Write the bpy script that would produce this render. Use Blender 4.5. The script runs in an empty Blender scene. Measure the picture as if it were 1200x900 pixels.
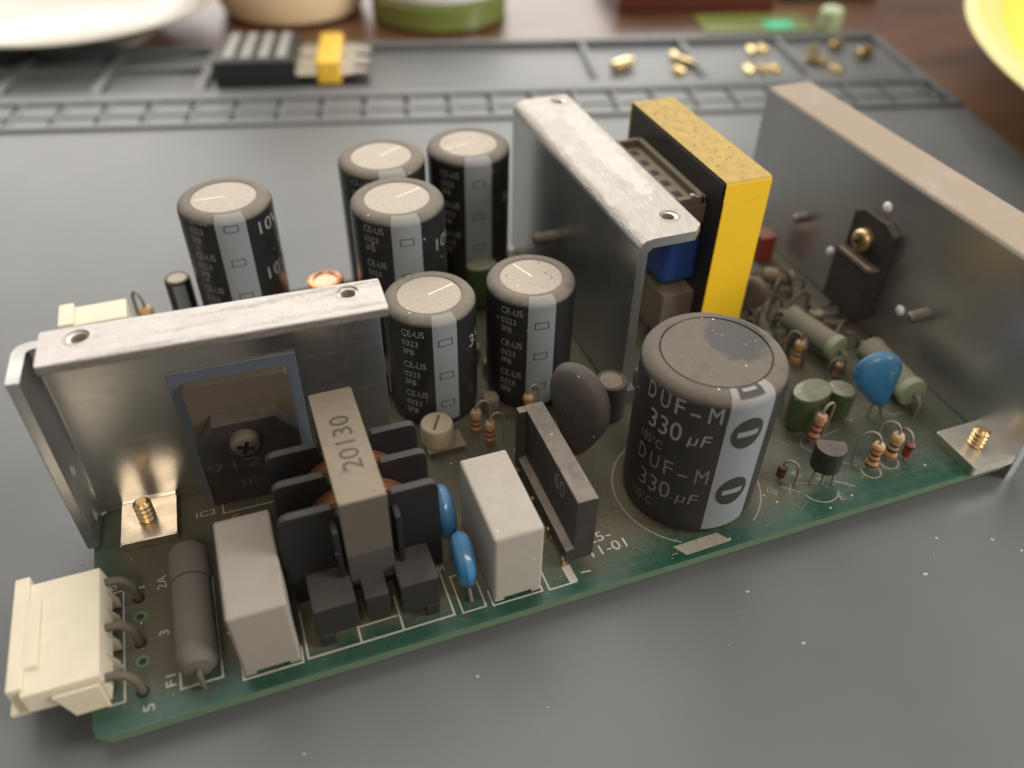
import bpy, bmesh, math, random
from mathutils import Vector, Matrix
R_ = math.radians
random.seed(7)
sc = bpy.context.scene
COL = sc.collection
MM = 0.001

# ------------------------------------------------------------------ camera
cam = bpy.data.cameras.new('camera'); cam_o = bpy.data.objects.new('camera', cam); COL.objects.link(cam_o)
cam_o.location = (0.032767, -0.067906, 0.110)
cam_o.rotation_euler = (0.85361825, -0.01624283, -0.35166927)
cam.sensor_width = 36; cam.lens = 29.358; cam.clip_start = 0.005; cam.clip_end = 20
cam.dof.use_dof = True; cam.dof.focus_distance = 0.137; cam.dof.aperture_fstop = 10.5
sc.camera = cam_o
# ------------------------------------------------------------------ light
w = bpy.data.worlds.new('World'); sc.world = w; w.use_nodes = True
bg = w.node_tree.nodes['Background']; bg.inputs[0].default_value = (0.95, 0.98, 1.0, 1); bg.inputs[1].default_value = 0.21
def area(name, loc, target, sx, sy, power, col):
    l = bpy.data.lights.new(name, 'AREA'); l.shape = 'RECTANGLE'; l.size = sx; l.size_y = sy; l.energy = power; l.color = col
    o = bpy.data.objects.new(name, l); COL.objects.link(o); o.location = loc
    o.rotation_euler = (Vector(target) - Vector(loc)).to_track_quat('-Z', 'Y').to_euler(); return o
area('window_light', (0.25, 1.45, 0.95), (0.25, 0.0, 0.93), 1.8, 1.5, 32.0, (1.0, 0.955, 0.885))
area('ceiling_light', (0.16, 0.55, 1.05), (0.12, 0.10, 0), 1.1, 0.9, 7.0, (1.0, 0.975, 0.935))
area('side_lamp', (0.70, -0.34, 0.42), (0.10, 0.04, 0.01), 0.35, 0.35, 5.6, (1.0, 0.97, 0.92))
area('room_lamp', (-0.20, -1.0, 1.10), (0.02, 0.04, 0.0), 0.45, 0.35, 6.5, (1.0, 0.80, 0.58))
sc.view_settings.view_transform = 'Standard'; sc.view_settings.look = 'None'
sc.view_settings.exposure = 0.10; sc.view_settings.gamma = 1.0
sc.cycles.use_denoising = True
sc.cycles.max_bounces = 8

# ------------------------------------------------------------------ materials
class NT:
    def __init__(s, m): s.t = m.node_tree; s.n = s.t.nodes; s.l = s.t.links
    def new(s, typ, **kw):
        n = s.n.new(typ)
        for k, v in kw.items(): setattr(n, k, v)
        return n
    def put(s, sock, v):
        if isinstance(v, bpy.types.NodeSocket): s.l.new(v, sock)
        elif isinstance(v, (tuple, list)): sock.default_value = tuple(v) + ((1,) if len(v) == 3 and len(sock.default_value) == 4 else ())
        else: sock.default_value = v
    def math(s, op, a, b=0.0, c=0.0, clamp=False):
        n = s.new('ShaderNodeMath', operation=op, use_clamp=clamp)
        s.put(n.inputs[0], a); s.put(n.inputs[1], b); s.put(n.inputs[2], c); return n.outputs[0]
    def mix(s, f, a, b):
        n = s.new('ShaderNodeMix', data_type='RGBA'); s.put(n.inputs[0], f); s.put(n.inputs[6], a); s.put(n.inputs[7], b); return n.outputs[2]
    def fmix(s, f, a, b):
        n = s.new('ShaderNodeMix', data_type='FLOAT'); s.put(n.inputs[0], f); s.put(n.inputs[2], a); s.put(n.inputs[3], b); return n.outputs[0]
    def ramp(s, v, lo, hi):
        n = s.new('ShaderNodeMapRange', interpolation_type='SMOOTHSTEP'); s.put(n.inputs[0], v); n.inputs[1].default_value = lo; n.inputs[2].default_value = hi; return n.outputs[0]
    def pos(s):                                 # position in millimetres
        g = s.new('ShaderNodeNewGeometry'); v = s.new('ShaderNodeVectorMath', operation='SCALE'); s.put(v.inputs[0], g.outputs['Position']); v.inputs['Scale'].default_value = 1000
        return v.outputs[0], g
    def scalev(s, v, xyz):
        n = s.new('ShaderNodeVectorMath', operation='MULTIPLY'); s.put(n.inputs[0], v); n.inputs[1].default_value = xyz; return n.outputs[0]
    def noise(s, v, scale, detail=3.0, rough=0.55):
        n = s.new('ShaderNodeTexNoise'); s.put(n.inputs['Vector'], v); n.inputs['Scale'].default_value = scale; n.inputs['Detail'].default_value = detail; n.inputs['Roughness'].default_value = rough
        return n.outputs[0]
    def vor(s, v, scale):
        n = s.new('ShaderNodeTexVoronoi'); s.put(n.inputs['Vector'], v); n.inputs['Scale'].default_value = scale; return n
    def bump(s, h, strength, dist=0.1):
        n = s.new('ShaderNodeBump'); s.put(n.inputs['Height'], h); n.inputs['Strength'].default_value = strength; n.inputs['Distance'].default_value = dist * MM; return n.outputs[0]

DUST = (0.215, 0.175, 0.125)
M = {}
def mat(name, col, rough=0.5, metal=0.0, dust=0.0, side=0.25, dustcol=DUST, var=0.15, grain=0.25, specks=0.0, brushed=None, coat=0.0, trans=0.0, ior=1.5, bumpy=0.25, sub=0.0, smooth_n=1.2, special=None, even=0.3):
    m = bpy.data.materials.new(name); m.use_nodes = True; M[name] = m
    t = NT(m); b = t.n['Principled BSDF']
    P, g = t.pos()
    n1 = t.noise(P, 0.35 * smooth_n, 4); n2 = t.noise(P, 4.0, 3)
    base = t.mix(t.math('MULTIPLY', t.math('SUBTRACT', n1, 0.35), 2.2 * var, clamp=True), col, tuple(c * 0.45 for c in col))
    r = rough; mt = metal
    if brushed:
        bn = t.noise(t.scalev(P, brushed), 1.0, 4, 0.6)
        r = t.math('ADD', rough, t.math('MULTIPLY', t.math('SUBTRACT', bn, 0.5), 0.25)); r = t.math('MAXIMUM', r, 0.08)
        base = t.mix(t.math('MULTIPLY', t.ramp(bn, 0.3, 0.75), 0.35), base, tuple(c * 0.6 for c in col))
    if brushed and metal == 1.0:
        sv = t.noise(t.scalev(P, (0.05, 0.35, 2.2)), 1.0, 2, 0.4); s2 = t.noise(t.scalev(P, (2.4, 0.3, 0.12)), 1.0, 2, 0.4)
        k = t.math('MAXIMUM', t.math('SUBTRACT', 1.0, t.ramp(t.math('ABSOLUTE', t.math('SUBTRACT', sv, 0.62)), 0.0, 0.006)), t.math('SUBTRACT', 1.0, t.ramp(t.math('ABSOLUTE', t.math('SUBTRACT', s2, 0.66)), 0.0, 0.006)))
        r = t.math('ADD', r, t.math('MULTIPLY', k, 0.22)); base = t.mix(t.math('MULTIPLY', k, 0.35), base, (0.85, 0.84, 0.82))
    if special: base, r, mt = special(t, P, g, base, r, mt)
    if dust > 0:
        nz = t.new('ShaderNodeSeparateXYZ'); t.put(nz.inputs[0], g.outputs['Normal'])
        up = t.ramp(nz.outputs[2], 0.05, 0.75)
        amt = t.math('MULTIPLY_ADD', up, 1 - side, side)
        ns = t.math('ADD', t.math('MULTIPLY', n1, 1.0), t.math('MULTIPLY', n2, 0.55))
        amt = t.math('MULTIPLY', t.math('MULTIPLY', amt, t.fmix(even, t.ramp(ns, 0.25, 1.0), 0.55)), dust * 1.5, clamp=True)
        amt = t.math('MINIMUM', amt, 0.96)
        if name == 'sleeve_big':                  # a patch of the dusty top wiped clean by a finger
            sp = t.new('ShaderNodeSeparateXYZ'); t.put(sp.inputs[0], P)
            dx = t.math('DIVIDE', t.math('SUBTRACT', sp.outputs[0], 102.2), 4.6); dy = t.math('DIVIDE', t.math('SUBTRACT', sp.outputs[1], 16.2), 6.0)
            d2 = t.math('ADD', t.math('MULTIPLY', dx, dx), t.math('MULTIPLY', dy, dy))
            d2 = t.math('ADD', d2, t.math('MULTIPLY', t.math('SUBTRACT', n1, 0.5), 1.6))
            amt = t.math('MULTIPLY', amt, t.fmix(t.ramp(d2, 0.6, 1.3), 0.25, 1.0))
        dc = t.mix(t.noise(P, 7.0, 2), tuple(c * 0.7 for c in dustcol), tuple(c * 1.3 for c in dustcol))
        base = t.mix(amt, base, dc); r = t.fmix(amt, r, 0.9); mt = t.fmix(amt, mt, 0.0)
    if specks > 0:
        vo = t.vor(P, 0.75); k = t.math('LESS_THAN', vo.outputs['Distance'], 0.13)
        wn = t.new('ShaderNodeSeparateColor'); t.put(wn.inputs[0], vo.outputs['Color'])
        k = t.math('MULTIPLY', k, t.math('LESS_THAN', wn.outputs[0], specks))
        base = t.mix(k, base, (0.62, 0.57, 0.5)); mt = t.fmix(k, mt, 0.0)
    t.put(b.inputs['Base Color'], base); t.put(b.inputs['Roughness'], r); t.put(b.inputs['Metallic'], mt)
    b.inputs['IOR'].default_value = ior
    if coat: b.inputs['Coat Weight'].default_value = coat
    if trans: b.inputs['Transmission Weight'].default_value = trans
    if sub: b.inputs['Subsurface Weight'].default_value = sub; b.inputs['Subsurface Radius'].default_value = (0.002, 0.0016, 0.001)
    if bumpy or grain:
        h = t.math('ADD', t.math('MULTIPLY', n2, bumpy), t.math('MULTIPLY', t.noise(P, 11.0, 2), grain))
        t.put(b.inputs['Normal'], t.bump(h, 0.35, 0.12) if 'smear' not in name else t.bump(t.math('ADD', t.noise(t.scalev(P, (0.18, 1.6, 0.6) if name.endswith('x') else (1.2, 0.3, 0.6)), 1.0, 6, 0.7), t.math('MULTIPLY', n2, 0.35)), 0.8, 0.5))
    return m

def pcb_special(t, P, g, base, r, mt):
    s = t.new('ShaderNodeSeparateXYZ'); t.put(s.inputs[0], P)
    big = t.noise(P, 0.11, 3); mid = t.noise(P, 0.6, 4, 0.65); fine = t.noise(P, 3.5, 3, 0.7)
    # copper tracks seen as a paler green under the lacquer
    tr = t.new('ShaderNodeTexBrick'); t.put(tr.inputs['Vector'], t.scalev(P, (0.09, 0.13, 0.1)))
    for i, c in ((1, (0, 0, 0)), (2, (0, 0, 0)), (3, (1, 1, 1))): t.put(tr.inputs[i], c)
    tr.inputs['Scale'].default_value = 1.0; tr.inputs['Mortar Size'].default_value = 0.06; tr.inputs['Mortar Smooth'].default_value = 0.2
    base = t.mix(t.math('MULTIPLY', tr.outputs['Fac'], 0.35), base, (0.014, 0.075, 0.044))
    yy = t.math('ADD', s.outputs[1], t.math('MULTIPLY', t.math('SUBTRACT', big, 0.5), 14.0))
    yy = t.math('ADD', yy, t.math('MULTIPLY', t.math('SUBTRACT', mid, 0.5), 5.0))
    front = t.ramp(yy, 0.0, 9.5)
    left = t.ramp(t.math('ADD', s.outputs[0], t.math('MULTIPLY', t.math('SUBTRACT', mid, 0.5), 3.0)), 0.5, 7.0)
    right = t.math('SUBTRACT', 1.0, t.math('MULTIPLY', t.ramp(s.outputs[0], 100, 125), t.math('SUBTRACT', 0.45, t.math('MULTIPLY', t.ramp(s.outputs[1], 12, 30), 0.6))))
    d = t.math('MULTIPLY', t.math('MULTIPLY', front, t.fmix(left, 0.35, 1.0)), right)
    d = t.math('MULTIPLY', d, t.ramp(t.math('ADD', mid, t.math('MULTIPLY', fine, 0.4)), 0.1, 0.75))
    d = t.math('ADD', d, t.math('MULTIPLY', t.math('SUBTRACT', fine, 0.45), 0.5), clamp=True)
    d = t.math('MINIMUM', d, 0.93)
    dc = t.mix(fine, (0.060, 0.053, 0.037), (0.135, 0.115, 0.080))
    return t.mix(d, base, dc), t.fmix(d, 0.32, 0.92), mt
def smear_special(axis):                        # whitish thermal grease smeared along one axis
    def f(t, P, g, base, r, mt):
        nz = t.new('ShaderNodeSeparateXYZ'); t.put(nz.inputs[0], g.outputs['Normal'])
        sp = t.new('ShaderNodeSeparateXYZ'); t.put(sp.inputs[0], P)
        sc_ = (0.06, 0.55, 0.3) if axis == 'x' else (0.55, 0.06, 0.3)
        n = t.noise(t.scalev(P, sc_), 1.0, 5, 0.65); f2 = t.noise(P, 1.6, 4, 0.7)
        k = t.math('MULTIPLY', t.ramp(nz.outputs[2], 0.5, 0.95), t.ramp(t.math('ADD', n, t.math('MULTIPLY', f2, 0.35)), 0.60, 0.78) if axis == 'y' else t.ramp(t.math('ADD', n, t.math('MULTIPLY', f2, 0.35)), 0.46, 0.70))
        if axis == 'y':                           # one crusty smear along the outer half of the lip
            bx = t.math('MULTIPLY', t.math('SUBTRACT', sp.outputs[0], 104.4), 0.36); by = t.math('MULTIPLY', t.math('SUBTRACT', sp.outputs[1], 72.0), 0.042)
            d2 = t.math('ADD', t.math('MULTIPLY', bx, bx), t.math('MULTIPLY', by, by))
            d2 = t.math('ADD', d2, t.math('MULTIPLY', t.math('SUBTRACT', t.noise(P, 0.35, 5, 0.7), 0.5), 2.2))
            k = t.math('MULTIPLY', t.ramp(nz.outputs[2], 0.5, 0.95), t.math('SUBTRACT', 1.0, t.ramp(d2, 0.55, 0.95)))
        k = t.math('MULTIPLY', k, 0.92)
        return t.mix(k, base, (0.76, 0.73, 0.70)), t.fmix(k, r, 0.5), t.fmix(k, mt, 0.0)
    return f
def wood_special(t, P, g, base, r, mt):
    n = t.noise(t.scalev(P, (0.006, 0.05, 0.05)), 1.0, 5, 0.6); n2 = t.noise(P, 0.012, 3)
    c = t.mix(t.ramp(n, 0.3, 0.7), (0.060, 0.024, 0.012), (0.16, 0.070, 0.030))
    return t.mix(t.math('MULTIPLY', t.ramp(n2, 0.45, 0.7), 0.5), c, (0.17, 0.085, 0.035)), r, mt
def mat_special(t, P, g, base, r, mt):
    n = t.noise(P, 0.02, 3); f = t.noise(P, 0.9, 5, 0.7)
    c = t.mix(t.ramp(n, 0.3, 0.75), (0.092, 0.097, 0.099), (0.116, 0.120, 0.120))
    c = t.mix(t.math('MULTIPLY', t.ramp(f, 0.62, 0.8), 0.25), c, (0.19, 0.19, 0.185))
    return c, t.math('ADD', 0.36, t.math('MULTIPLY', f, 0.14)), mt
def pit_special(t, P, g, base, r, mt):
    vo = t.vor(P, 0.55); wn = t.new('ShaderNodeSeparateColor'); t.put(wn.inputs[0], vo.outputs['Color'])
    k = t.math('MULTIPLY', t.math('LESS_THAN', vo.outputs['Distance'], 0.11), t.math('LESS_THAN', wn.outputs[1], 0.22))
    return t.mix(k, base, (0.10, 0.085, 0.07)), r, mt
def wipe_special(t, P, g, base, r, mt): return base, r, mt
def cap_top_special(t, P, g, base, r, mt):
    f = t.noise(P, 2.2, 5, 0.7)
    return t.mix(t.ramp(f, 0.4, 0.75), base, (0.26, 0.215, 0.165)), r, mt

mat('pcb_green', (0.003, 0.046, 0.026), 0.42, special=pcb_special, specks=0.05, grain=0.4, bumpy=0.5, var=0.05)
mat('pcb_edge', (0.115, 0.18, 0.105), 0.75, var=0.35, grain=0.8)
mat('silk', (0.46, 0.45, 0.40), 0.7, dust=0.22, bumpy=0, grain=0)
mat('silk_dusty', (0.30, 0.29, 0.25), 0.8, dust=0.5, bumpy=0, grain=0)
mat('alu', (0.62, 0.62, 0.61), 0.30, 1.0, dust=0.40, side=0.10, brushed=(0.25, 0.25, 6.0), var=0.1, grain=0.0, bumpy=0.06, even=0.6, smooth_n=0.3)
mat('alu_smear_x', (0.40, 0.385, 0.36), 0.40, 1.0, dust=0.25, side=0.3, dustcol=(0.40, 0.34, 0.28), brushed=(0.12, 4.0, 0.4), special=smear_special('x'), bumpy=0.7, grain=0.3)
mat('alu_smear_y', (0.50, 0.49, 0.47), 0.36, 1.0, dust=0.34, side=0.2, dustcol=(0.44, 0.37, 0.29), brushed=(4.0, 0.12, 0.3), special=smear_special('y'), bumpy=0.4, grain=0.1)
mat('alu_dusty_top', (0.60, 0.58, 0.55), 0.42, 1.0, dust=1.0, side=0.15, dustcol=(0.30, 0.235, 0.175), smooth_n=0.3, brushed=(0.3, 3.0, 3.0))
mat('alu_bright', (0.86, 0.80, 0.70), 0.22, 1.0, dust=0.14, side=0.1, brushed=(0.3, 5.0, 0.3), grain=0.05, bumpy=0.1)
mat('steel_dark', (0.30, 0.29, 0.27), 0.42, 1.0, dust=0.3)
mat('brass', (0.62, 0.44, 0.22), 0.30, 1.0, dust=0.12, bumpy=0.1)
mat('gold_pin', (0.85, 0.64, 0.30), 0.22, 1.0, bumpy=0, grain=0)
mat('lead_tin', (0.36, 0.33, 0.28), 0.45, 1.0, dust=0.55, side=0.7)
mat('lead_dusty', (0.10, 0.085, 0.065), 0.7, 0.3, dust=0.7, side=0.7, dustcol=(0.125, 0.10, 0.072))
mat('sleeve_black', (0.010, 0.011, 0.013), 0.30, dust=0.85, side=0.06, dustcol=(0.185, 0.158, 0.128), specks=0.05, bumpy=0.1, grain=0.1)
mat('sleeve_big', (0.013, 0.013, 0.014), 0.38, dust=0.95, side=0.10, dustcol=(0.135, 0.115, 0.092), specks=0.05, bumpy=0.2, special=wipe_special)
mat('stripe_grey', (0.215, 0.240, 0.258), 0.42, dust=0.55, side=0.07, dustcol=(0.30, 0.27, 0.23), bumpy=0.05, grain=0.1)
mat('print_grey', (0.26, 0.27, 0.27), 0.5, dust=0.25, side=0.35, bumpy=0, grain=0)
mat('print_dim', (0.16, 0.155, 0.145), 0.6, dust=0.35, side=0.4, bumpy=0, grain=0)
mat('print_faint', (0.05, 0.047, 0.042), 0.6, dust=0.3, side=0.4, bumpy=0, grain=0)
mat('print_black', (0.02, 0.02, 0.02), 0.6, dust=0.15, bumpy=0, grain=0)
mat('print_brown', (0.075, 0.06, 0.048), 0.8, dust=0.1, bumpy=0, grain=0)
mat('cap_top', (0.36, 0.305, 0.238), 0.55, 0.15, special=cap_top_special, specks=0.06, bumpy=0.4, var=0.05)
mat('film_grey', (0.38, 0.36, 0.325), 0.62, special=pit_special, dust=0.42, side=0.22, dustcol=(0.33, 0.27, 0.205), var=0.12, bumpy=0.25, specks=0.02)
mat('film_grey_shaded', (0.30, 0.275, 0.24), 0.68, dust=0.42, side=0.45, dustcol=(0.30, 0.25, 0.20), var=0.15, bumpy=0.25, specks=0.01)  # darker grey and side dust stand in for weaker light on this box
mat('fuse_grey', (0.105, 0.094, 0.084), 0.62, dust=0.5, side=0.4, dustcol=(0.16, 0.135, 0.108), grain=0.5)
mat('bobbin_black', (0.008, 0.008, 0.009), 0.55, dust=0.35, side=0.04, dustcol=(0.085, 0.078, 0.068), specks=0.03, grain=0.5)
mat('bobbin_edge', (0.016, 0.015, 0.0145), 0.55, dust=0.5, side=0.12, dustcol=(0.065, 0.056, 0.046))
mat('ferrite', (0.075, 0.068, 0.060), 0.55, dust=0.95, side=0.12, dustcol=(0.255, 0.205, 0.148), grain=0.3)
mat('ferrite_dark', (0.05, 0.049, 0.046), 0.55, dust=0.25, side=0.3, dustcol=(0.13, 0.12, 0.1), grain=0.3)
mat('copper', (0.80, 0.30, 0.13), 0.26, 1.0, dust=0.10, bumpy=0.1, grain=0)
mat('copper_dark', (0.30, 0.10, 0.045), 0.35, 1.0, dust=0.3, bumpy=0.2)
mat('disc_blue', (0.025, 0.20, 0.43), 0.20, dust=0.28, side=0.10, dustcol=(0.22, 0.22, 0.2), coat=0.5, bumpy=0.15, grain=0.1)
mat('rectifier_black', (0.014, 0.014, 0.014), 0.5, dust=0.75, side=0.16, dustcol=(0.20, 0.17, 0.14), specks=0.1, grain=0.4)
mat('varistor_brown', (0.046, 0.041, 0.039), 0.33, dust=0.75, side=0.55, dustcol=(0.128, 0.113, 0.10), specks=0.2, grain=1.4, bumpy=0.9)
mat('cream', (0.70, 0.63, 0.48), 0.48, dust=0.14, sub=0.15, var=0.06, bumpy=0.2, dustcol=(0.42, 0.33, 0.22))
mat('cream_dirty', (0.46, 0.395, 0.28), 0.55, dust=0.35, side=0.4, var=0.15)
mat('yellow_tape', (0.90, 0.58, 0.022), 0.33, dust=0.95, side=0.03, dustcol=(0.33, 0.235, 0.095), var=0.03, specks=0.05, bumpy=0.25, grain=0.15, even=0.8)
mat('core_black', (0.012, 0.012, 0.012), 0.45, dust=0.25, side=0.12)
mat('blue_tape', (0.012, 0.05, 0.22), 0.35, dust=0.3, side=0.1)
mat('bobbin_brown', (0.085, 0.066, 0.05), 0.5, dust=0.7, side=0.4)
mat('pad_blue', (0.085, 0.108, 0.145), 0.30, dust=0.22, side=0.3, bumpy=0.05)
mat('tab_tan', (0.115, 0.095, 0.072), 0.45, 0.4, dust=0.6, side=0.45, dustcol=(0.115, 0.09, 0.066))
mat('epoxy_black', (0.013, 0.012, 0.011), 0.55, dust=0.55, side=0.25, dustcol=(0.12, 0.10, 0.08), grain=0.5)
mat('epoxy_dusty', (0.014, 0.012, 0.011), 0.65, dust=0.8, side=0.35, dustcol=(0.085, 0.068, 0.052), grain=0.9, bumpy=1.0)
mat('screw_metal', (0.26, 0.235, 0.19), 0.42, 1.0, dust=0.5, side=0.4, dustcol=(0.12, 0.10, 0.075))
mat('resistor_tan', (0.52, 0.33, 0.165), 0.45, dust=0.3, side=0.15, bumpy=0.1)
mat('resistor_pink', (0.42, 0.225, 0.15), 0.45, dust=0.35, side=0.25, bumpy=0.1)
mat('resistor_green', (0.17, 0.21, 0.13), 0.55, dust=0.85, side=0.35, dustcol=(0.175, 0.150, 0.112), grain=0.7)
mat('resistor_end', (0.24, 0.31, 0.19), 0.55, dust=0.35, side=0.2)
mat('film_green', (0.035, 0.062, 0.018), 0.22, dust=0.55, side=0.12, dustcol=(0.22, 0.20, 0.14), coat=0.4, bumpy=0.1, grain=0.1)
for nm, c in (('band_red', (0.22, 0.03, 0.02)), ('band_brown', (0.10, 0.04, 0.02)), ('band_black', (0.015, 0.013, 0.012)), ('band_orange', (0.40, 0.12, 0.03)), ('band_gold', (0.40, 0.26, 0.09))):
    mat(nm, c, 0.45, dust=0.2, side=0.1, bumpy=0)
mat('diode_red', (0.20, 0.022, 0.02), 0.25, dust=0.35, side=0.1, coat=0.4, bumpy=0.1)
mat('diode_dark', (0.075, 0.018, 0.014), 0.3, dust=0.4, side=0.15)
mat('red_plastic', (0.22, 0.022, 0.016), 0.5, dust=0.35, side=0.25)
mat('brown_dusty', (0.10, 0.075, 0.058), 0.7, dust=0.8, side=0.4)
mat('hole_dark', (0.006, 0.006, 0.006), 0.6, bumpy=0, grain=0)
mat('solder', (0.45, 0.44, 0.40), 0.3, 1.0, dust=0.3)
mat('hole_light_white', (0.9, 0.9, 0.88), 0.35, trans=0.0, sub=0.6, bumpy=0, grain=0)
mat('mat_grey', (0.13, 0.14, 0.145), 0.5, special=mat_special, bumpy=0.15, grain=0.25)
mat('wood', (0.1, 0.04, 0.02), 0.34, special=wood_special, bumpy=0.05, grain=0.0)
mat('china', (0.50, 0.46, 0.39), 0.25, bumpy=0, grain=0, var=0.02)
mat('cup_beige', (0.90, 0.70, 0.44), 0.35, bumpy=0, grain=0, var=0.05)
mat('jar_green', (0.19, 0.23, 0.065), 0.12, bumpy=0, grain=0, coat=0.5)
mat('jar_white', (0.82, 0.80, 0.77), 0.3, bumpy=0, grain=0)
mat('basin_yellow', (0.86, 0.70, 0.09), 0.3, bumpy=0, grain=0, var=0.02)
mat('basin_rim', (0.70, 0.60, 0.20), 0.5, var=0.1)
mat('case_red', (0.10, 0.026, 0.014), 0.35, var=0.2)
mat('card_green', (0.16, 0.19, 0.045), 0.25, var=0.3, smooth_n=0.2)
mat('pale_green', (0.45, 0.55, 0.33), 0.4, bumpy=0)
mat('dark_green', (0.010, 0.030, 0.014), 0.3)
mat('teal_reflection', (0.06, 0.62, 0.36), 0.25, 0.3, bumpy=0)
mat('holder_black', (0.022, 0.022, 0.022), 0.5, var=0.1)
mat('chrome', (0.34, 0.325, 0.30), 0.42, 1.0, bumpy=0, grain=0)
mat('holder_print', (0.36, 0.355, 0.33), 0.5, bumpy=0)
mat('clip_yellow', (0.92, 0.58, 0.06), 0.35, bumpy=0)
mat('crumb', (0.42, 0.40, 0.36), 0.8, bumpy=0)
mat('shine_patch', (0.03, 0.028, 0.027), 0.32, dust=0.25, dustcol=(0.12, 0.105, 0.09), bumpy=0.1)

# ------------------------------------------------------------------ mesh helpers (millimetres)
def obj(name, bm, m, parent=None, loc=None, rz=0.0, label=None, ang=35, rot=None):
    me = bpy.data.meshes.new(name)
    bmesh.ops.recalc_face_normals(bm, faces=bm.faces)
    bmesh.ops.scale(bm, vec=(MM,) * 3, verts=bm.verts)
    bm.to_mesh(me); bm.free()
    for p in me.polygons: p.use_smooth = True
    me.set_sharp_from_angle(angle=R_(ang))
    for k in (m if isinstance(m, (list, tuple)) else [m]): me.materials.append(M[k])
    o = bpy.data.objects.new(name, me); COL.objects.link(o)
    if name != 'cutter' and len(me.polygons) < 4000:
        wn = o.modifiers.new('weighted_normal', 'WEIGHTED_NORMAL'); wn.keep_sharp = True
    if parent: o.parent = parent
    if loc: o.location = Vector(loc) * MM
    if rot: o.rotation_euler = rot
    elif rz: o.rotation_euler = (0, 0, rz)
    if label: o['label'] = label
    return o
def tag(o, label, cat=None, group=None, kind=None):
    o['label'] = label
    if cat: o['category'] = cat
    if group: o['group'] = group
    if kind: o['kind'] = kind
    return o
def empty(name, loc=(0, 0, 0), rz=0.0, parent=None):
    o = bpy.data.objects.new(name, None); COL.objects.link(o); o.location = Vector(loc) * MM; o.rotation_euler = (0, 0, rz)
    o.empty_display_size = 0.005
    if parent: o.parent = parent
    return o
def copy_tree(o, parent=None, loc=None, rz=None):
    c = o.copy(); COL.objects.link(c); c.parent = parent if parent else o.parent
    if loc: c.location = Vector(loc) * MM
    if rz is not None: c.rotation_euler = (0, 0, rz)
    for ch in list(o.children): copy_tree(ch, c)
    return c
def bm_(): return bmesh.new()
def box(bm, x0, y0, z0, x1, y1, z1, bev=0.0, seg=2, mi=0):
    vs = [bm.verts.new(p) for p in ((x0, y0, z0), (x1, y0, z0), (x1, y1, z0), (x0, y1, z0), (x0, y0, z1), (x1, y0, z1), (x1, y1, z1), (x0, y1, z1))]
    fs = [bm.faces.new([vs[i] for i in q]) for q in ((0, 3, 2, 1), (4, 5, 6, 7), (0, 1, 5, 4), (1, 2, 6, 5), (2, 3, 7, 6), (3, 0, 4, 7))]
    for f in fs: f.material_index = mi
    if bev > 0:
        es = list({e for f in fs for e in f.edges})
        bmesh.ops.bevel(bm, geom=es, offset=bev, segments=seg, affect='EDGES', profile=0.6)
    return bm
def prism(bm, poly, a0, a1, axis='z', bev=0.0, seg=2):
    # poly: 2-D points; axis z -> (x,y), y -> (x,z), x -> (y,z)
    def P(p, a): return (p[0], p[1], a) if axis == 'z' else (p[0], a, p[1]) if axis == 'y' else (a, p[0], p[1])
    A = [bm.verts.new(P(p, a0)) for p in poly]; B = [bm.verts.new(P(p, a1)) for p in poly]
    n = len(poly); caps = [bm.faces.new(A[::-1]), bm.faces.new(B)]
    for i in range(n): bm.faces.new((A[i], A[(i + 1) % n], B[(i + 1) % n], B[i]))
    if bev > 0:
        es = list({e for f in caps for e in f.edges}); bmesh.ops.bevel(bm, geom=es, offset=bev, segments=seg, affect='EDGES', profile=0.6)
    return bm
def lathe(bm, prof, seg=48, c=(0, 0), a0=0.0, a1=2 * math.pi, axis='z', mi=0, org=(0, 0, 0)):
    full = abs(a1 - a0 - 2 * math.pi) < 1e-6
    n = seg if full else seg + 1
    rings = []
    def P(r, h, a):
        x, y = c[0] + r * math.cos(a), c[1] + r * math.sin(a)
        q = (x, y, h) if axis == 'z' else (x, h, y) if axis == 'y' else (h, x, y)
        return (q[0] + org[0], q[1] + org[1], q[2] + org[2])
    for r, h in prof:
        if r < 1e-6: rings.append([bm.verts.new(P(0, h, 0))])
        else: rings.append([bm.verts.new(P(r, h, a0 + (a1 - a0) * i / seg)) for i in range(n)])
    for A, B in zip(rings, rings[1:]):
        for i in range(seg):
            j = (i + 1) % n
            if len(A) == 1 and len(B) == 1: continue
            if len(A) == 1: f = bm.faces.new((A[0], B[i], B[j]))
            elif len(B) == 1: f = bm.faces.new((A[i], A[j], B[0]))
            else: f = bm.faces.new((A[i], A[j], B[j], B[i]))
            f.material_index = mi
    return bm
def smooth_pts(pts, k=6):
    P = [Vector(p) for p in pts]; out = []
    for i in range(len(P) - 1):
        p0, p1, p2, p3 = P[max(i - 1, 0)], P[i], P[i + 1], P[min(i + 2, len(P) - 1)]
        for j in range(k):
            t = j / k
            out.append(0.5 * ((2 * p1) + (-p0 + p2) * t + (2 * p0 - 5 * p1 + 4 * p2 - p3) * t * t + (-p0 + 3 * p1 - 3 * p2 + p3) * t ** 3))
    out.append(P[-1]); return out
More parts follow.
